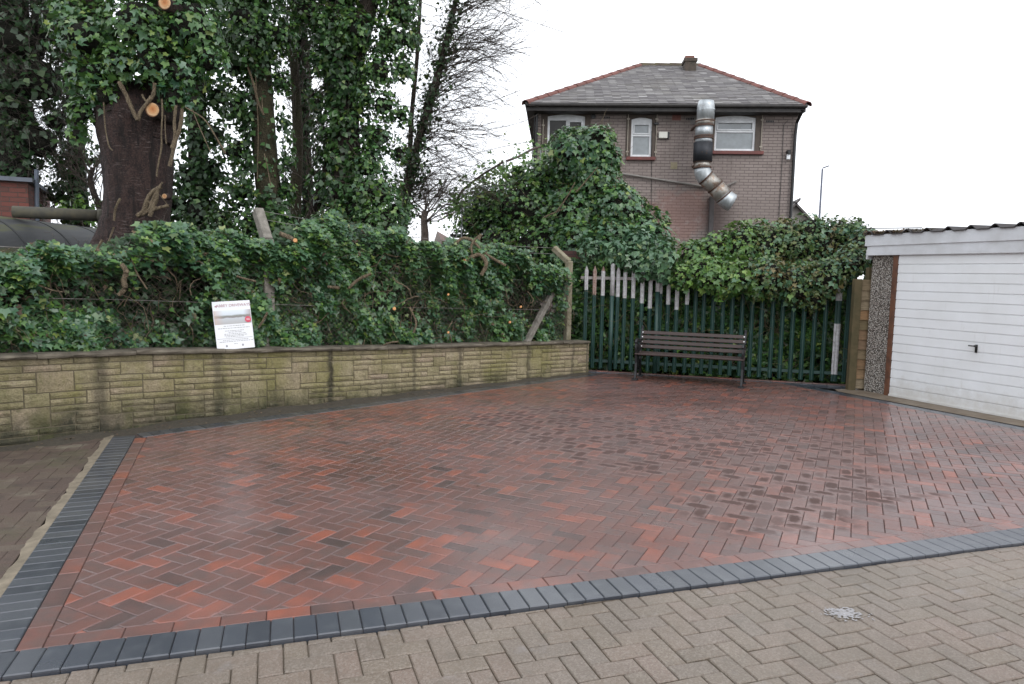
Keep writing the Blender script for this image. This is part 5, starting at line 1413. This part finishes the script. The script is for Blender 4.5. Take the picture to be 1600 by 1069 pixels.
# ivy curtain behind the pales
cur = empty('ivy_screen', at(1120, 520, 12.6), 'dark ivy screen growing behind the palisade pales from ground to top', 'ivy')
def curtain():
    n = 30000; t = rng.uniform(-.15, 1.02, n); z = rng.uniform(.0, 1.95, n); L = (FB-FA).length
    o = .12+np.abs(rng.normal(0, .16, n))+.08*np.sin(t*23+z*5)
    X = FA.x+fdir.x*t*L-fn.x*o; Y = FA.y+fdir.y*t*L-fn.y*o
    k = (np.sin(t*31+z*3)+np.sin(z*7-t*11)+rng.normal(0, .8, n) > -1.2)
    P = np.stack([X, Y, z], 1)[k]; N = np.tile(np.array([[fn.x, fn.y, .5]]), (len(P), 1)); r = rng.random(len(P))
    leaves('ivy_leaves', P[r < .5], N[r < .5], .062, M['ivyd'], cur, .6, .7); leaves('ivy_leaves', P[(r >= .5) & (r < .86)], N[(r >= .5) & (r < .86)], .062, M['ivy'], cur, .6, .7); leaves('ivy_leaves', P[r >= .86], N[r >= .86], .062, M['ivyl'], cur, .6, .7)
    V, F = [], []
    for a in range(61):
        for b in range(11):
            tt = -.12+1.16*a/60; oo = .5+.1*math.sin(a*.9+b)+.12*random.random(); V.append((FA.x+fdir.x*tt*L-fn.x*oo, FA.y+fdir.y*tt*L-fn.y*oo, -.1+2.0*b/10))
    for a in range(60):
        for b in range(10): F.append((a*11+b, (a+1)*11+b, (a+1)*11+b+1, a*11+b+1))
    npmesh('shade_sheet', V, F, M['core'], cur)  # dark backing sheet in place of the shade deep in the ivy
    tw = Twigs(4)
    for _ in range(260):
        tt = random.uniform(0, 1); p_ = (FA.x+fdir.x*tt*L-fn.x*.15, FA.y+fdir.y*tt*L-fn.y*.15, random.uniform(0, 1.2)); tw.path(p_, (random.gauss(0, .6), random.gauss(0, .2), 1), random.uniform(.2, .7), .005, .002, .3, (0, 0, -.2), 5)
    tw.build('bare_vine', M['vine'], cur)
curtain()

# ---------------------------------------------------------------- trees behind the hedge
def clumps_tree(par, cls, dens, sets, core=.5, coremat='core', depth=.3):
    P, N = clump_points(cls, dens, depth); r = rng.random(len(P)); lo = 0.
    for frac, mt, sz, simp in sets:
        q = (r >= lo) & (r < lo+frac); lo += frac
        leaves('ivy_leaves', P[q], N[q], sz, M[mt], par, .55, .7, simp)
    if core: core_mesh('shade_core', cls, M[coremat], par, core)
    return P, N
def trunk(name, pix, Y, par, mat, seed=1, rough=.06, n=20):
    pts = [at(x, y, Y) for x, y, r in pix]; p0 = pts[0]; pts = [Vector((p0.x, p0.y, -.1))]+pts; rr = [pix[0][2]*pxm(Y)*1.15]+[r*pxm(Y) for x, y, r in pix]
    return trunk_mesh(name, pts, rr, M[mat], par, n, rough, seed)
# 1 the pollarded trunk
T1 = empty('ivy_tree', at(205, 420, 9.7), 'thick reddish tree trunk with orange sawn limb ends and ivy crown at left', 'tree')
trunk('trunk', [(190, 430, 58), (205, 385, 50), (214, 340, 46), (217, 290, 47), (215, 240, 50), (212, 205, 54), (212, 180, 52), (214, 155, 40), (216, 130, 22)], 9.7, T1, 'bark_red', 3, .045, 28)
def limb(pix, Y0, Y1, par, mat, seed=2, nm='limb'):
    k = len(pix); pts = [at(x, y, Y0+(Y1-Y0)*i/(k-1)) for i, (x, y, r) in enumerate(pix)]
    trunk_mesh(nm, pts, [r*pxm(Y0) for x, y, r in pix], M[mat], par, 16, .04, seed)
limb([(200, 215, 40), (182, 160, 34), (160, 100, 30), (140, 30, 26), (120, -60, 22)], 9.7, 9.9, T1, 'bark_red')
limb([(232, 215, 40), (248, 165, 32), (262, 110, 30), (272, 40, 28), (280, -80, 22)], 9.7, 9.9, T1, 'bark_red', 5)
limb([(160, 432, 22), (172, 405, 20), (185, 380, 14)], 9.4, 9.5, T1, 'bark_red', 6, 'root_flare')
def sawn(x, y, r, Y, par, L=.16, tilt=(0, -1, -.05)):
    c = at(x, y, Y); d = Vector(tilt).normalized(); mb = MB(); R = r*pxm(Y); mb.tube([c-d*L, c-d*L*.4, c], [R*1.35, R*1.12, R*1.06], 16)
    s = mb.build('stub', M['bark_red'], par, True); mb = MB(); mb.tube([c+d*.002, c+d*.007], [R, R*.98], 18); mb.build('sawn_face', mat_cut(c, R), s)
def mat_cut(c0, R):
    t = NT('sawn_face_wood'); P = t.pos(); v = t.n('ShaderNodeVectorMath', operation='DISTANCE'); t.l(P, v.inputs[0]); v.inputs[1].default_value = (c0.x+.1*R, c0.y, c0.z+.12*R)
    d = t.math('DIVIDE', t.math('ADD', v.outputs['Value'], t.math('MULTIPLY', t.math('SUBTRACT', t.noise(P, 12., 3.), .5), .25*R)), R)
    rg = t.math('SINE', t.math('MULTIPLY', d, 42.))
    c = t.ramp(d, [(0., (.30, .10, .035)), (.25, (.62, .24, .08)), (.6, (.70, .40, .19)), (.88, (.76, .52, .30)), (1., (.10, .05, .03))])
    c = t.mix(t.ramp(rg, [(.2, .35), (.9, 0.)]), c, (.40, .18, .07)); c = t.mix(t.ramp(t.noise(P, 45., 4.), [(.56, 0.), (.66, .5)]), c, (.28, .13, .06)); t.col(c); t.rough(.75); t.bump(rg, .002); return t.m
sawn(238, 172, 10.5, 9.15, T1, .5); sawn(257, 5, 9.5, 9.0, T1, .4)
CT1 = [cl(150, 60, 58, 9.6), cl(225, 45, 62, 9.4), cl(300, 45, 52, 9.5), cl(325, 95, 30, 9.4), cl(285, 118, 36, 9.4), cl(140, 122, 38, 9.5), cl(185, 100, 38, 9.3), cl(240, 95, 40, 9.3), cl(128, 175, 24, 9.5, 1., 1.3), cl(122, 210, 14, 9.5), cl(110, 20, 40, 9.7), cl(270, 150, 22, 9.3), cl(165, 145, 24, 9.3), cl(300, 160, 16, 9.4),
       cl(230, -70, 90, 9.7), cl(130, -60, 70, 9.9), cl(320, -60, 60, 9.8), cl(220, -190, 110, 10.)]  # crown clumps above the view, added to darken the trees below
P, N = clumps_tree(T1, CT1, 300, [(.52, 'ivy', .066, False), (.30, 'ivyb', .074, False), (.18, 'ivyl', .060, False)], .55)
tw = Twigs(6)
def sv(pix, Y, r, T=None, sm=3):
    T = T or tw; P = np.array([tuple(at(x, y, Y)) for x, y in pix]); t = np.linspace(0, len(P)-1, len(P)*4); P = np.stack([np.interp(t, range(len(P)), P[:, a]) for a in range(3)], 1)
    for _ in range(sm): P[1:-1] = (P[:-2]+P[1:-1]*2+P[2:])/4
    T.tube(P, np.full(len(P), r)*rng.uniform(.8, 1.15, len(P)))
for pix, r in (([(186, 128), (198, 150), (207, 172), (215, 188)], .028), ([(242, 130), (240, 150), (228, 163), (219, 175), (216, 188)], .024), ([(222, 148), (228, 160), (236, 150)], .014), ([(253, 155), (254, 180), (252, 210), (253, 230), (246, 262), (245, 276)], .011), ([(258, 180), (258, 205), (260, 225)], .008),
               ([(285, 170), (282, 200), (272, 225), (270, 240), (265, 260)], .026), ([(275, 165), (272, 190), (274, 215), (268, 232)], .020), ([(162, 160), (164, 200), (170, 230), (176, 235)], .009), ([(290, 168), (320, 185), (338, 215), (352, 240)], .010), ([(300, 170), (312, 200), (330, 240)], .007), ([(188, 310), (180, 325), (178, 345)], .016), ([(178, 355), (172, 372), (162, 398)], .012)): sv(pix, 9.12, r)
for pix, r in (([(214, 338), (226, 330), (230, 310), (240, 298), (252, 292)], .030), ([(222, 336), (234, 328), (240, 308), (248, 296)], .024), ([(234, 338), (240, 322), (246, 308), (244, 298)], .026), ([(226, 333), (244, 326), (260, 322), (264, 322)], .022), ([(245, 300), (250, 290), (254, 285)], .014), ([(250, 305), (256, 312), (263, 322)], .008), ([(228, 312), (238, 320), (248, 327)], .018)): sv(pix, 9.12, r)
tw.build('ivy_stems', M['vine'], T1)
sawn(257, 307, 4.0, 9.05, T1, .1); 
# 2 mossy trunk clad with ivy
T2 = empty('ivy_tree', at(415, 400, 12.2), 'tall mossy ivy clad tree trunk behind the grey cranked concrete post', 'tree')
Pt, Rt = trunk('trunk', [(432, 390, 21), (424, 330, 19), (415, 250, 18), (410, 170, 17), (405, 80, 16), (400, -40, 14), (395, -250, 10)], 12.2, T2, 'bark_moss', 8, .05)
C = [cl(390, 30, 50, 12.1), cl(365, 100, 38, 12.2), cl(438, 60, 34, 12.2), cl(400, 70, 34, 11.9), cl(372, 170, 32, 12.2), cl(366, 235, 30, 12.2), cl(372, 300, 34, 12.1), cl(392, 355, 34, 12.0), cl(448, 300, 17, 12.2), cl(452, 250, 12, 12.2), cl(440, 130, 20, 12.2), cl(443, 190, 14, 12.3), cl(428, 345, 26, 12.), cl(395, -60, 75, 12.2), cl(360, -130, 70, 12.4), cl(430, -200, 70, 12.4), cl(350, 345, 30, 12.3), cl(450, 345, 16, 12.2)]  # the unseen topmost clumps are added to shade the tree
clumps_tree(T2, C, 360, [(.50, 'ivyd', .062, True), (.40, 'ivy', .062, True), (.10, 'ivyl', .052, True)], .42)
def sheath(par, Pn, Rn, n, thick, mats, sz, mask=None):
    q, d = trunk_leaf_points(Pn, Rn, n, thick)
    if mask is not None: k = np.array([mask(*proj(p)) for p in q]); q, d = q[k], d[k]
    r = rng.random(len(q)); lo = 0
    for m, f in mats: kk = (r >= lo) & (r < lo+f); lo += f; leaves('trunk_ivy', q[kk], d[kk], sz, M[m], par, .55, .8, True)
sheath(T2, Pt, Rt, 9000, .28, (('ivyd', .6), ('ivy', .4)), .07, lambda x, y: rng.random() < (.12 if 395 < x < 438 and 120 < y < 300 else .9))
tw = Twigs(5)
for pix, r in (([(386, 100), (396, 130), (403, 160), (412, 180)], .02), ([(409, 150), (410, 170), (413, 180)], .01), ([(413, 240), (418, 262), (423, 290)], .01), ([(398, 90), (400, 130), (404, 200), (402, 280)], .008)): sv(pix, 11.85, r)
tw.build('ivy_stems', M['vine'], T2)
# 3 big trunk with ivy bulging right
T3 = empty('ivy_tree', at(545, 400, 12.6), 'broad ivy smothered tree bulging with glossy leaves left of the bare leaning tree', 'tree')
P3, R3 = trunk('trunk', [(548, 390, 27), (545, 330, 24), (540, 250, 22), (536, 160, 21), (533, 80, 20), (535, -40, 17), (540, -260, 12)], 12.8, T3, 'bark', 11, .07)
limb([(536, 160, 20), (560, 60, 16), (590, -40, 12)], 12.8, 12.6, T3, 'bark', 12)
C = [cl(590, 300, 46, 12.4), cl(600, 350, 50, 12.3), cl(575, 260, 34, 12.4), cl(590, 215, 30, 12.5), cl(598, 165, 28, 12.5), cl(590, 110, 34, 12.5), cl(610, 60, 40, 12.6), cl(560, 50, 36, 12.4), cl(520, 40, 34, 12.5), cl(500, 100, 22, 12.5), cl(495, 160, 14, 12.6), cl(560, 330, 38, 12.3), cl(530, 350, 34, 12.2), cl(500, 350, 22, 12.3), cl(570, 150, 20, 12.4), cl(622, 330, 26, 12.5),
     cl(545, 185, 14, 12.4), cl(518, 250, 12, 12.5), cl(625, 20, 40, 12.7), cl(600, -60, 80, 12.8), cl(520, -70, 70, 12.7), cl(560, -200, 100, 12.9), cl(480, 20, 32, 12.6), cl(632, 110, 22, 12.8), cl(628, 180, 18, 12.7), cl(640, 60, 24, 12.9), cl(625, 240, 18, 12.6)]  # includes high clumps out of view, added for their shade
P, N = clumps_tree(T3, C, 380, [(.36, 'ivyd', .062, True), (.46, 'ivy', .062, False), (.06, 'ivyb', .066, False), (.12, 'ivyl', .056, True)], .45)
sheath(T3, P3, R3, 14000, .34, (('ivyd', .5), ('ivy', .5)), .075, lambda x, y: rng.random() < (.35 if 525 < x < 562 and 150 < y < 330 else .95))
tw = Twigs(4)
for _ in range(420):
    k = rng.integers(0, len(P)); tw.path(P[k], N[k]+rng.normal(0, .8, 3), rng.uniform(.2, .6), .005, .002, .25, (0, 0, -.1), 4)
tw.build('bare_twigs', M['twig'], T3)
# dark ivy trees further back, each its own
def back_tree(lbl, base, Y, trunkpix, cls, dens=75, sz=.10, mats=(('ivyd', .8), ('ivy', .2)), core=.45, twn=0):
    T = empty('ivy_tree', at(base[0], base[1], Y), lbl, 'tree', 'dark ivy trees further back')
    Pb, Rb = trunk('trunk', trunkpix, Y, T, 'bark', int(base[0]), .06, 12); sheath(T, Pb, Rb, 4500, .3, (('ivyd', .8), ('ivy', .2)), .075, None)
    P, N = clumps_tree(T, cls, dens*1.7, [(f, m, sz, True) for m, f in mats], core)
    if twn:
        tw = Twigs(3)
        for _ in range(twn):
            k = rng.integers(0, len(P)); tw.path(P[k], N[k]*.5+rng.normal(0, .8, 3), rng.uniform(.3, .9), .006, .002, .25, (0, 0, -.1), 4)
        tw.build('bare_twigs', M['twigdark'], T)
back_tree('dark ivy tree filling the gap right of the thick sawn trunk', (310, 400), 13.5, [(312, 390, 16), (310, 250, 14), (306, 60, 12), (300, -150, 8)],
          [cl(315, 330, 45, 13.4), cl(300, 280, 34, 13.5), cl(330, 270, 34, 13.6), cl(335, 210, 26, 13.6), cl(345, 150, 26, 13.6), cl(310, 220, 20, 13.5), cl(350, 60, 34, 13.6), cl(340, -20, 60, 13.8), cl(275, 320, 30, 13.5), cl(290, 370, 40, 13.2)], 105, .085)
back_tree('dark ivy tree between the mossy trunk and the broad ivy tree', (480, 400), 15, [(486, 390, 9), (478, 250, 9), (470, 120, 8), (466, -60, 7)],
          [cl(468, 60, 34, 15), cl(490, 150, 16, 15), cl(500, 235, 12, 15), cl(508, 310, 20, 15), cl(470, 10, 50, 15), cl(480, -80, 80, 15.2), cl(440, 260, 14, 15), cl(455, 130, 14, 15), cl(500, 60, 26, 15), cl(495, 375, 26, 14.6)], 70, .085, (('ivyd', .7), ('ivy', .3)), .3, 260)
back_tree('gloomy evergreen mass at the far left above the brick building', (30, 330), 13, [(20, 330, 16), (22, 200, 14), (30, 60, 12), (35, -150, 8)],
          [cl(20, 60, 70, 13), cl(80, 40, 45, 13), cl(60, 130, 50, 13), cl(10, 170, 60, 13), cl(60, 220, 42, 13), cl(20, 250, 45, 13), cl(85, 190, 24, 13), cl(-60, 150, 90, 13.2), cl(-50, 20, 90, 13.2), cl(40, -60, 90, 13.4), cl(-90, 260, 90, 13.2), cl(40, 268, 26, 12.8)], 50, .09, (('ivyd', 1.),), .55, 3600)
back_tree('dark fibrous trunk with ragged ivy left of the thick sawn trunk', (122, 360), 14.5, [(124, 345, 15), (122, 290, 13), (118, 200, 12), (112, 80, 10), (108, -60, 8)],
          [cl(105, 120, 24, 14.5), cl(112, 60, 34, 14.5), cl(100, 180, 20, 14.5), cl(82, 235, 16, 14.5), cl(95, 300, 18, 14.4), cl(90, 260, 16, 14.4), cl(72, 300, 12, 14.4), cl(118, 235, 14, 14.5), cl(110, 0, 50, 14.6), cl(60, 325, 16, 14.4), cl(145, 250, 10, 14.5)], 60, .09, (('ivyd', .8), ('ivy', .2)), .3, 500)
# yellow green shrubs glimpsed low between trunks
for lbl, cs in (('small yellow green shrub low behind the thick sawn trunk', [cl(145, 330, 22, 12.5), cl(120, 318, 14, 12.8), cl(160, 350, 16, 12.4), cl(98, 322, 12, 12.8)]), ('small bright green shrub low between the mossy trunk and leaning stem', [cl(450, 355, 18, 14), cl(470, 350, 16, 14), cl(485, 365, 14, 13.6)])):
    sh = empty('shrub', cs[0][0], lbl, 'shrub', 'yellow green shrubs behind the hedge')
    P, N = clump_points(cs, 120, .4); leaves('leaves', P, N, .07, M['ivyl'], sh, .8, .2, True)
    tw = Twigs(3)
    for c in cs: tw.tree((c[0][0], c[0][1], .2), (0, 0, 1), max(.4, c[0][2]-.1), .012, 2, 3)
    tw.build('stems', M['twig'], sh)
# slim bare trunks in the middle gap
def slim(lbl, pix, Y, mat='bark', nb=26, L=1.2, seedv=1):
    T = empty('slim_tree', at(pix[0][0], pix[0][1], Y), lbl, 'tree', 'slim bare trees in the gap')
    Pn, Rn = trunk('trunk', pix, Y, T, mat, seedv, .05, 10)
    tw = Twigs(4)
    for _ in range(nb):
        k = rng.integers(len(Pn)//3, len(Pn)-1); tw.tree(Pn[k], (rng.normal(0, .8), rng.normal(0, .5), 1.), L*rng.uniform(.5, 1.2), .014, 2, 4, .5, (0, 0, .1))
    tw.build('branches', M['twig'], T)
slim('slim leaning dark trunk rising rightwards out of the hedge', [(476, 375, 9), (490, 330, 8), (505, 285, 7), (518, 230, 6), (530, 160, 5)], 12.8, 'bark', 18, .9, 4)
slim('slim upright greenish trunk right of the mossy trunk', [(458, 380, 11), (462, 300, 9), (466, 220, 8), (462, 130, 7), (455, 40, 6)], 13.6, 'bark_moss', 22, 1.0, 5)
slim('thin forked grey trunk glimpsed in the sky gap', [(478, 380, 5), (480, 300, 5), (476, 220, 4), (484, 130, 4), (478, 60, 3)], 16, 'twig', 26, 1.2, 6)
slim('crooked dark bough crossing the sky gap left of the sawn trunk', [(168, 360, 5), (156, 325, 5), (146, 300, 4.5), (140, 280, 4), (146, 262, 3)], 13.2, 'bark', 14, .8, 7)
# leaning tree with a fan of bare shoots
T4 = empty('bare_tree', at(625, 400, 14), 'leaning bare tree fanning fine twigs rightwards against the white sky', 'tree')
Pn, Rn = trunk('trunk', [(628, 390, 8), (630, 330, 7), (640, 270, 7), (655, 215, 6), (672, 160, 6), (690, 95, 5), (708, 20, 4), (728, -70, 3)], 14., T4, 'bark', 21, .06, 12)
limb([(640, 250, 4), (643, 180, 3.5), (652, 90, 3), (657, 0, 2.5)], 14., 14., T4, 'bark', 22)
tw = Twigs(3); tf_ = Twigs(3)
def rgt(p, L, up, lev, r): pass
for i in range(105):
    k = rng.integers(len(Pn)//4, len(Pn)); p = Pn[k]; L = rng.uniform(.7, 1.9)
    d = np.array([1., rng.normal(0, .35), rng.uniform(.0, .9)]); Q = tw.path(p, d, L, .010, .003, .13, (.1, 0, rng.uniform(-.9, .2)), 9)
    for _ in range(7):
        j = rng.integers(1, len(Q)-1); dd = Q[j+1]-Q[j]; dd = dd/np.linalg.norm(dd)+np.array([.3, 0, 0])+rng.normal(0, .38, 3); Q2 = tf_.path(Q[j], dd, L*rng.uniform(.3, .65), .0048, .0020, .15, (.1, 0, -.1), 6)
        for _ in range(2):
            j = rng.integers(1, len(Q2)-1); tf_.path(Q2[j], (Q2[j+1]-Q2[j])/.1+rng.normal(0, .5, 3), L*.22, .0030, .0016, .1, (0, 0, 0), 4)
for i in range(26):
    k = rng.integers(len(Pn)//4, len(Pn)); tf_.tree(Pn[k], (rng.uniform(.3, 1.2), rng.normal(0, .4), rng.normal(.2, .6)), rng.uniform(.6, 1.3), .008, 2, 4, .75, (.1, 0, 0), .22, .6)
for i in range(1000):   # dense tangle over the trunk itself
    k = rng.integers(len(Pn)//5, len(Pn)); tf_.path(Pn[k]+rng.normal(0, .18, 3), np.array([rng.normal(.0, .9), rng.normal(0, .5), rng.uniform(-.5, 1.2)]), rng.uniform(.2, .9), rng.uniform(.0025, .005), .0016, .25, (0, 0, .1), 6)
tw.build('branches', M['twig'], T4); tf_.build('fine_twigs', M['twig'], T4)
P = []; N = []
for _ in range(2600):
    k = rng.integers(len(Pn)//5, len(Pn)); a = rng.normal(0, 1, 3); a /= np.linalg.norm(a); q = Pn[k]+a*np.array([.30, .3, .3])*rng.uniform(.2, 1)*(1.3 if k % 7 < 4 else .7); P.append(q); N.append(a)
leaves('ivy_leaves', P, N, .062, M['ivyd'], T4, .5, .6, True)
P, N = clump_points([cl(655, 262, 20, 13.9), cl(640, 240, 14, 13.9), cl(660, 285, 12, 13.9)], 130, .4); leaves('ivy_leaves', P, N, .065, M['ivyd'], T4, .5, .6, True)
# long shoots arching from the broad tree across the sky
tw = Twigs(3)
for pix in ([(600, 38), (660, 36), (700, 45), (760, 62), (830, 88)], [(650, 0), (700, 20), (760, 10), (820, 30), (880, 50)], [(640, 168), (700, 176), (760, 162), (815, 140)], [(680, 260), (740, 240), (800, 226), (826, 222)], [(690, 330), (720, 340), (740, 352)], [(700, 200), (760, 205), (820, 190), (842, 178)]): sv(pix, 13.6, .007, tw)
tw.build('long_shoots', M['twig'], T4)
# small bare tree in the distance
T5 = empty('distant_tree', at(664, 400, 24), 'small bare tree far away in the gap left of the ivy mound', 'tree')
Pn, Rn = trunk('trunk', [(664, 392, 7), (664, 365, 6), (662, 345, 5), (663, 330, 4)], 24, T5, 'twig', 31, .05, 8)
tw = Twigs(3)
for _ in range(16): tw.tree(Pn[rng.integers(len(Pn)*2//3, len(Pn))], (rng.normal(.25, .8), rng.normal(0, .6), .6), rng.uniform(1.0, 1.8), .03, 3, 4, .5, (0, 0, .15), .12, .62)
tw.build('branches', M['twig'], T5)
# distant roofs and rubble in the gap between the trees and the mound
dg = empty('far_shed', at(690, 400, 30), 'tiny pale gable roof far away beyond the hedge gap', 'building')
a, b, c = at(676, 385, 30), at(683, 361, 30), at(694, 385, 30); bk = Vector((0, 6, 0)); a0 = Vector((a.x, 30, -.1)); c0 = Vector((c.x, 30, -.1)); mb = MB()
mb.poly([a0, c0, c, b, a]); mb.poly([c0, c0+bk, c+bk, c]); mb.poly([a0+bk, a0, a, a+bk]); mb.build('wall', simple('far_render', (.30, .26, .24), .9), dg)
mb = MB(); mb.poly([a, b, b+bk, a+bk]); mb.poly([b, c, c+bk, b+bk]); mb.build('roof', simple('far_tile', (.20, .13, .11), .9), dg)
db = empty('far_wall', at(703, 400, 26), 'orange brick stub wall with dark flat roof beyond the hedge gap', 'building')
mb = MB(); p = at(702, 400, 26); zt = at(702, 377, 26).z; mb.box(Vector((p.x, 26, zt/2)), .55, .3, zt, m=0); mb.build('wall', M['redbrick'], db)
mb = MB(); q = at(713, 369, 25.5); mb.box(Vector((q.x+.2, 25.5, q.z)), .75, 1.2, .08); mb.box(Vector((q.x+.35, 25.7, q.z/2)), .4, .6, q.z-.05); mb.build('roof', M['fasciablk'], db)
# ---------------------------------------------------------------- left: brick building, tank, pipe
lb = empty('brick_building', at(15, 330, 12.2), 'small red brick building with grey flat roof edge at far left', 'building')
p1 = at(44, 300, 12.4); p0_ = at(-160, 280, 11.6); zt = at(20, 283, 12.3).z; dx = (p1-p0_); dx.z = 0; L = dx.length; dx.normalize(); bk = Vector((-dx.y, dx.x, 0))*3
base = -.1; A = Vector((p0_.x, p0_.y, 0)); Bq = Vector((p1.x, p1.y, 0))
mb = MB(); up = lambda v, z: v+Vector((0, 0, z))
mb.poly([up(A, base), up(Bq, base), up(Bq, zt), up(A, zt)], 0, [(0, base), (L, base), (L, zt), (0, zt)]); mb.poly([up(Bq, base), up(Bq+bk, base), up(Bq+bk, zt), up(Bq, zt)], 0, [(0, base), (3, base), (3, zt), (0, zt)])
mb.build('wall', mat_brick('mixed_red_brick', (.20, .06, .045), (.11, .05, .04), (.09, .07, .06), 1.1), lb, uv=True)
mb = MB(); mb.box(up((A+Bq)/2+bk/2, zt+.03), L+.15, 3.2, .07, dx, m=0); mb.build('roof', simple('grey_roof_edge', (.16, .18, .22), .6), lb)
tk = empty('storage_tank', at(60, 400, 10.6), 'long dark mossy curved tank lying behind the hedge at far left', 'tank')
def tank():
    # horizontal cylinder running away to the right; its crest falls from (0,335) to (165,362)
    e0, e1 = at(-130, 322, 9.0), at(172, 360, 12.6); mb = MB(); R = 1.0
    d = (e1-e0).normalized(); c0, c1 = e0-Vector((0, 0, R)), e1-Vector((0, 0, R)); N = 24; pts = [c0-d*.05]+[c0+(c1-c0)*i/N for i in range(N+1)]+[c1+d*.12, c1+d*.16]; rr = [R*.93]+[R]*(N+1)+[R*.8, .02]
    mb.tube(pts, rr, 48); o = mb.build('shell', mat_tank(), tk, True)
    for k in (5, 11, 17, 22):
        m2 = MB(); c = c0+(c1-c0)*k/N; m2.tube([c-d*.02, c+d*.02], R+.008, 48); m2.build('seam_band', M['tankb'], tk)
def mat_tank():
    t = NT('mossy_tank'); P = t.pos(); mp = t.n('ShaderNodeMapping'); t.l(P, mp.inputs[0]); mp.inputs['Rotation'].default_value = (0, 0, math.radians(-48)); mp.inputs['Scale'].default_value = (3.2, .35, .35)
    n = t.noise(mp.outputs[0], 1.6, 5., .65); c = t.ramp(n, [(.3, (.022, .025, .028)), (.5, (.045, .047, .050)), (.62, (.07, .075, .03)), (.75, (.10, .105, .04))])
    t.col(c); t.rough(.6); return t.m
M['tankb'] = simple('tank_band', (.03, .032, .034), .6)
tank()
mb = MB(); a, b = at(20, 331, 10.2), at(153, 337, 10.6); mb.tube([a, b], .085, 12); mb.tube([b, b+(b-a).normalized()*.06], .10, 12)
mb.build('top_pipe', simple('mossy_pipe', (.10, .09, .06), .8, c2=(.05, .05, .045)), tk, True)
mb = MB(); mb.tube([at(58, 345, 12.6), at(57, 265, 12.6)], .035, 8); tag(mb.build('standpipe', simple('grey_blue_pipe', (.14, .17, .22), .5)), 'thin grey upright pipe beside the red brick building at far left', 'pipe')

P = []; N = []
for _ in range(420):
    s_ = random.uniform(0, WS[-1]); p, d, z = wpt(s_, .06+abs(random.gauss(0, .10))); P.append((p.x, p.y, .012)); N.append((random.gauss(0, .2), random.gauss(0, .2), 1))
for _ in range(260):
    t_ = random.random(); q = FA+(FB-FA)*t_+fn*(.02+abs(random.gauss(0, .10))); P.append((q.x, q.y, .018)); N.append((random.gauss(0, .2), random.gauss(0, .2), 1))
for _ in range(60):
    P.append((random.uniform(-3.2, 4.5), random.uniform(3.4, 10.5), .007)); N.append((0, 0, 1))
o = leaves('leaf_litter', P, N, .016, M['deadleaf'], None, .25, .0); tag(o, 'scattered brown leaf scraps along the foot of the stone wall and fence', 'leaf litter', kind='stuff')

# ---------------------------------------------------------------- camera, light
cam = bpy.data.cameras.new('camera'); co_ = bpy.data.objects.new('camera', cam); COL.objects.link(co_)
cam.sensor_width = 36.; cam.lens = 36.*FP/1600.; cam.clip_end = 2000.; cam.clip_start = .05
cam.shift_y = 0.
co_.matrix_world = Matrix.Translation(CO) @ CR.to_4x4(); SC.camera = co_
w = bpy.data.worlds.new('World'); SC.world = w; w.use_nodes = True; nt = w.node_tree; nt.nodes.clear()
out = nt.nodes.new('ShaderNodeOutputWorld'); bg = nt.nodes.new('ShaderNodeBackground'); sky = nt.nodes.new('ShaderNodeTexSky')
sky.sky_type = 'NISHITA'; sky.sun_disc = False; sky.sun_elevation = math.radians(42); sky.sun_rotation = math.radians(150); sky.air_density = 1.; sky.dust_density = 4.; sky.altitude = 50
tc = nt.nodes.new('ShaderNodeTexCoord'); nz = nt.nodes.new('ShaderNodeTexNoise'); nz.inputs['Scale'].default_value = 1.6; nz.inputs['Detail'].default_value = 6.; nt.links.new(tc.outputs['Generated'], nz.inputs['Vector'])
rp = nt.nodes.new('ShaderNodeValToRGB'); nt.links.new(nz.outputs[0], rp.inputs[0]); rp.color_ramp.elements[0].position = .25; rp.color_ramp.elements[1].position = .75
rp.color_ramp.elements[0].color = (8.6, 9.0, 9.7, 1); rp.color_ramp.elements[1].color = (11.2, 11.4, 11.8, 1)
mx = nt.nodes.new('ShaderNodeMix'); mx.data_type = 'RGBA'; mx.inputs[0].default_value = .93
nt.links.new(sky.outputs[0], mx.inputs[6]); nt.links.new(rp.outputs[0], mx.inputs[7]); nt.links.new(mx.outputs[2], bg.inputs[0]); bg.inputs[1].default_value = .135
nt.links.new(bg.outputs[0], out.inputs[0])
sl = bpy.data.lights.new('sun', 'SUN'); sl.energy = .5; sl.angle = math.radians(25); sl.color = (1., .97, .93); so = bpy.data.objects.new('sun', sl); COL.objects.link(so)
el, az = math.radians(42), math.radians(150); so.rotation_euler = (PI/2-el, 0, PI-az)
SC.view_settings.view_transform = 'Standard'; SC.view_settings.look = 'None'; SC.view_settings.gamma = 1.; SC.view_settings.exposure = .36
SC.cycles.use_denoising = True; SC.cycles.max_bounces = 6; SC.cycles.diffuse_bounces = 3; SC.cycles.glossy_bounces = 3; SC.cycles.transmission_bounces = 3; SC.cycles.transparent_max_bounces = 4
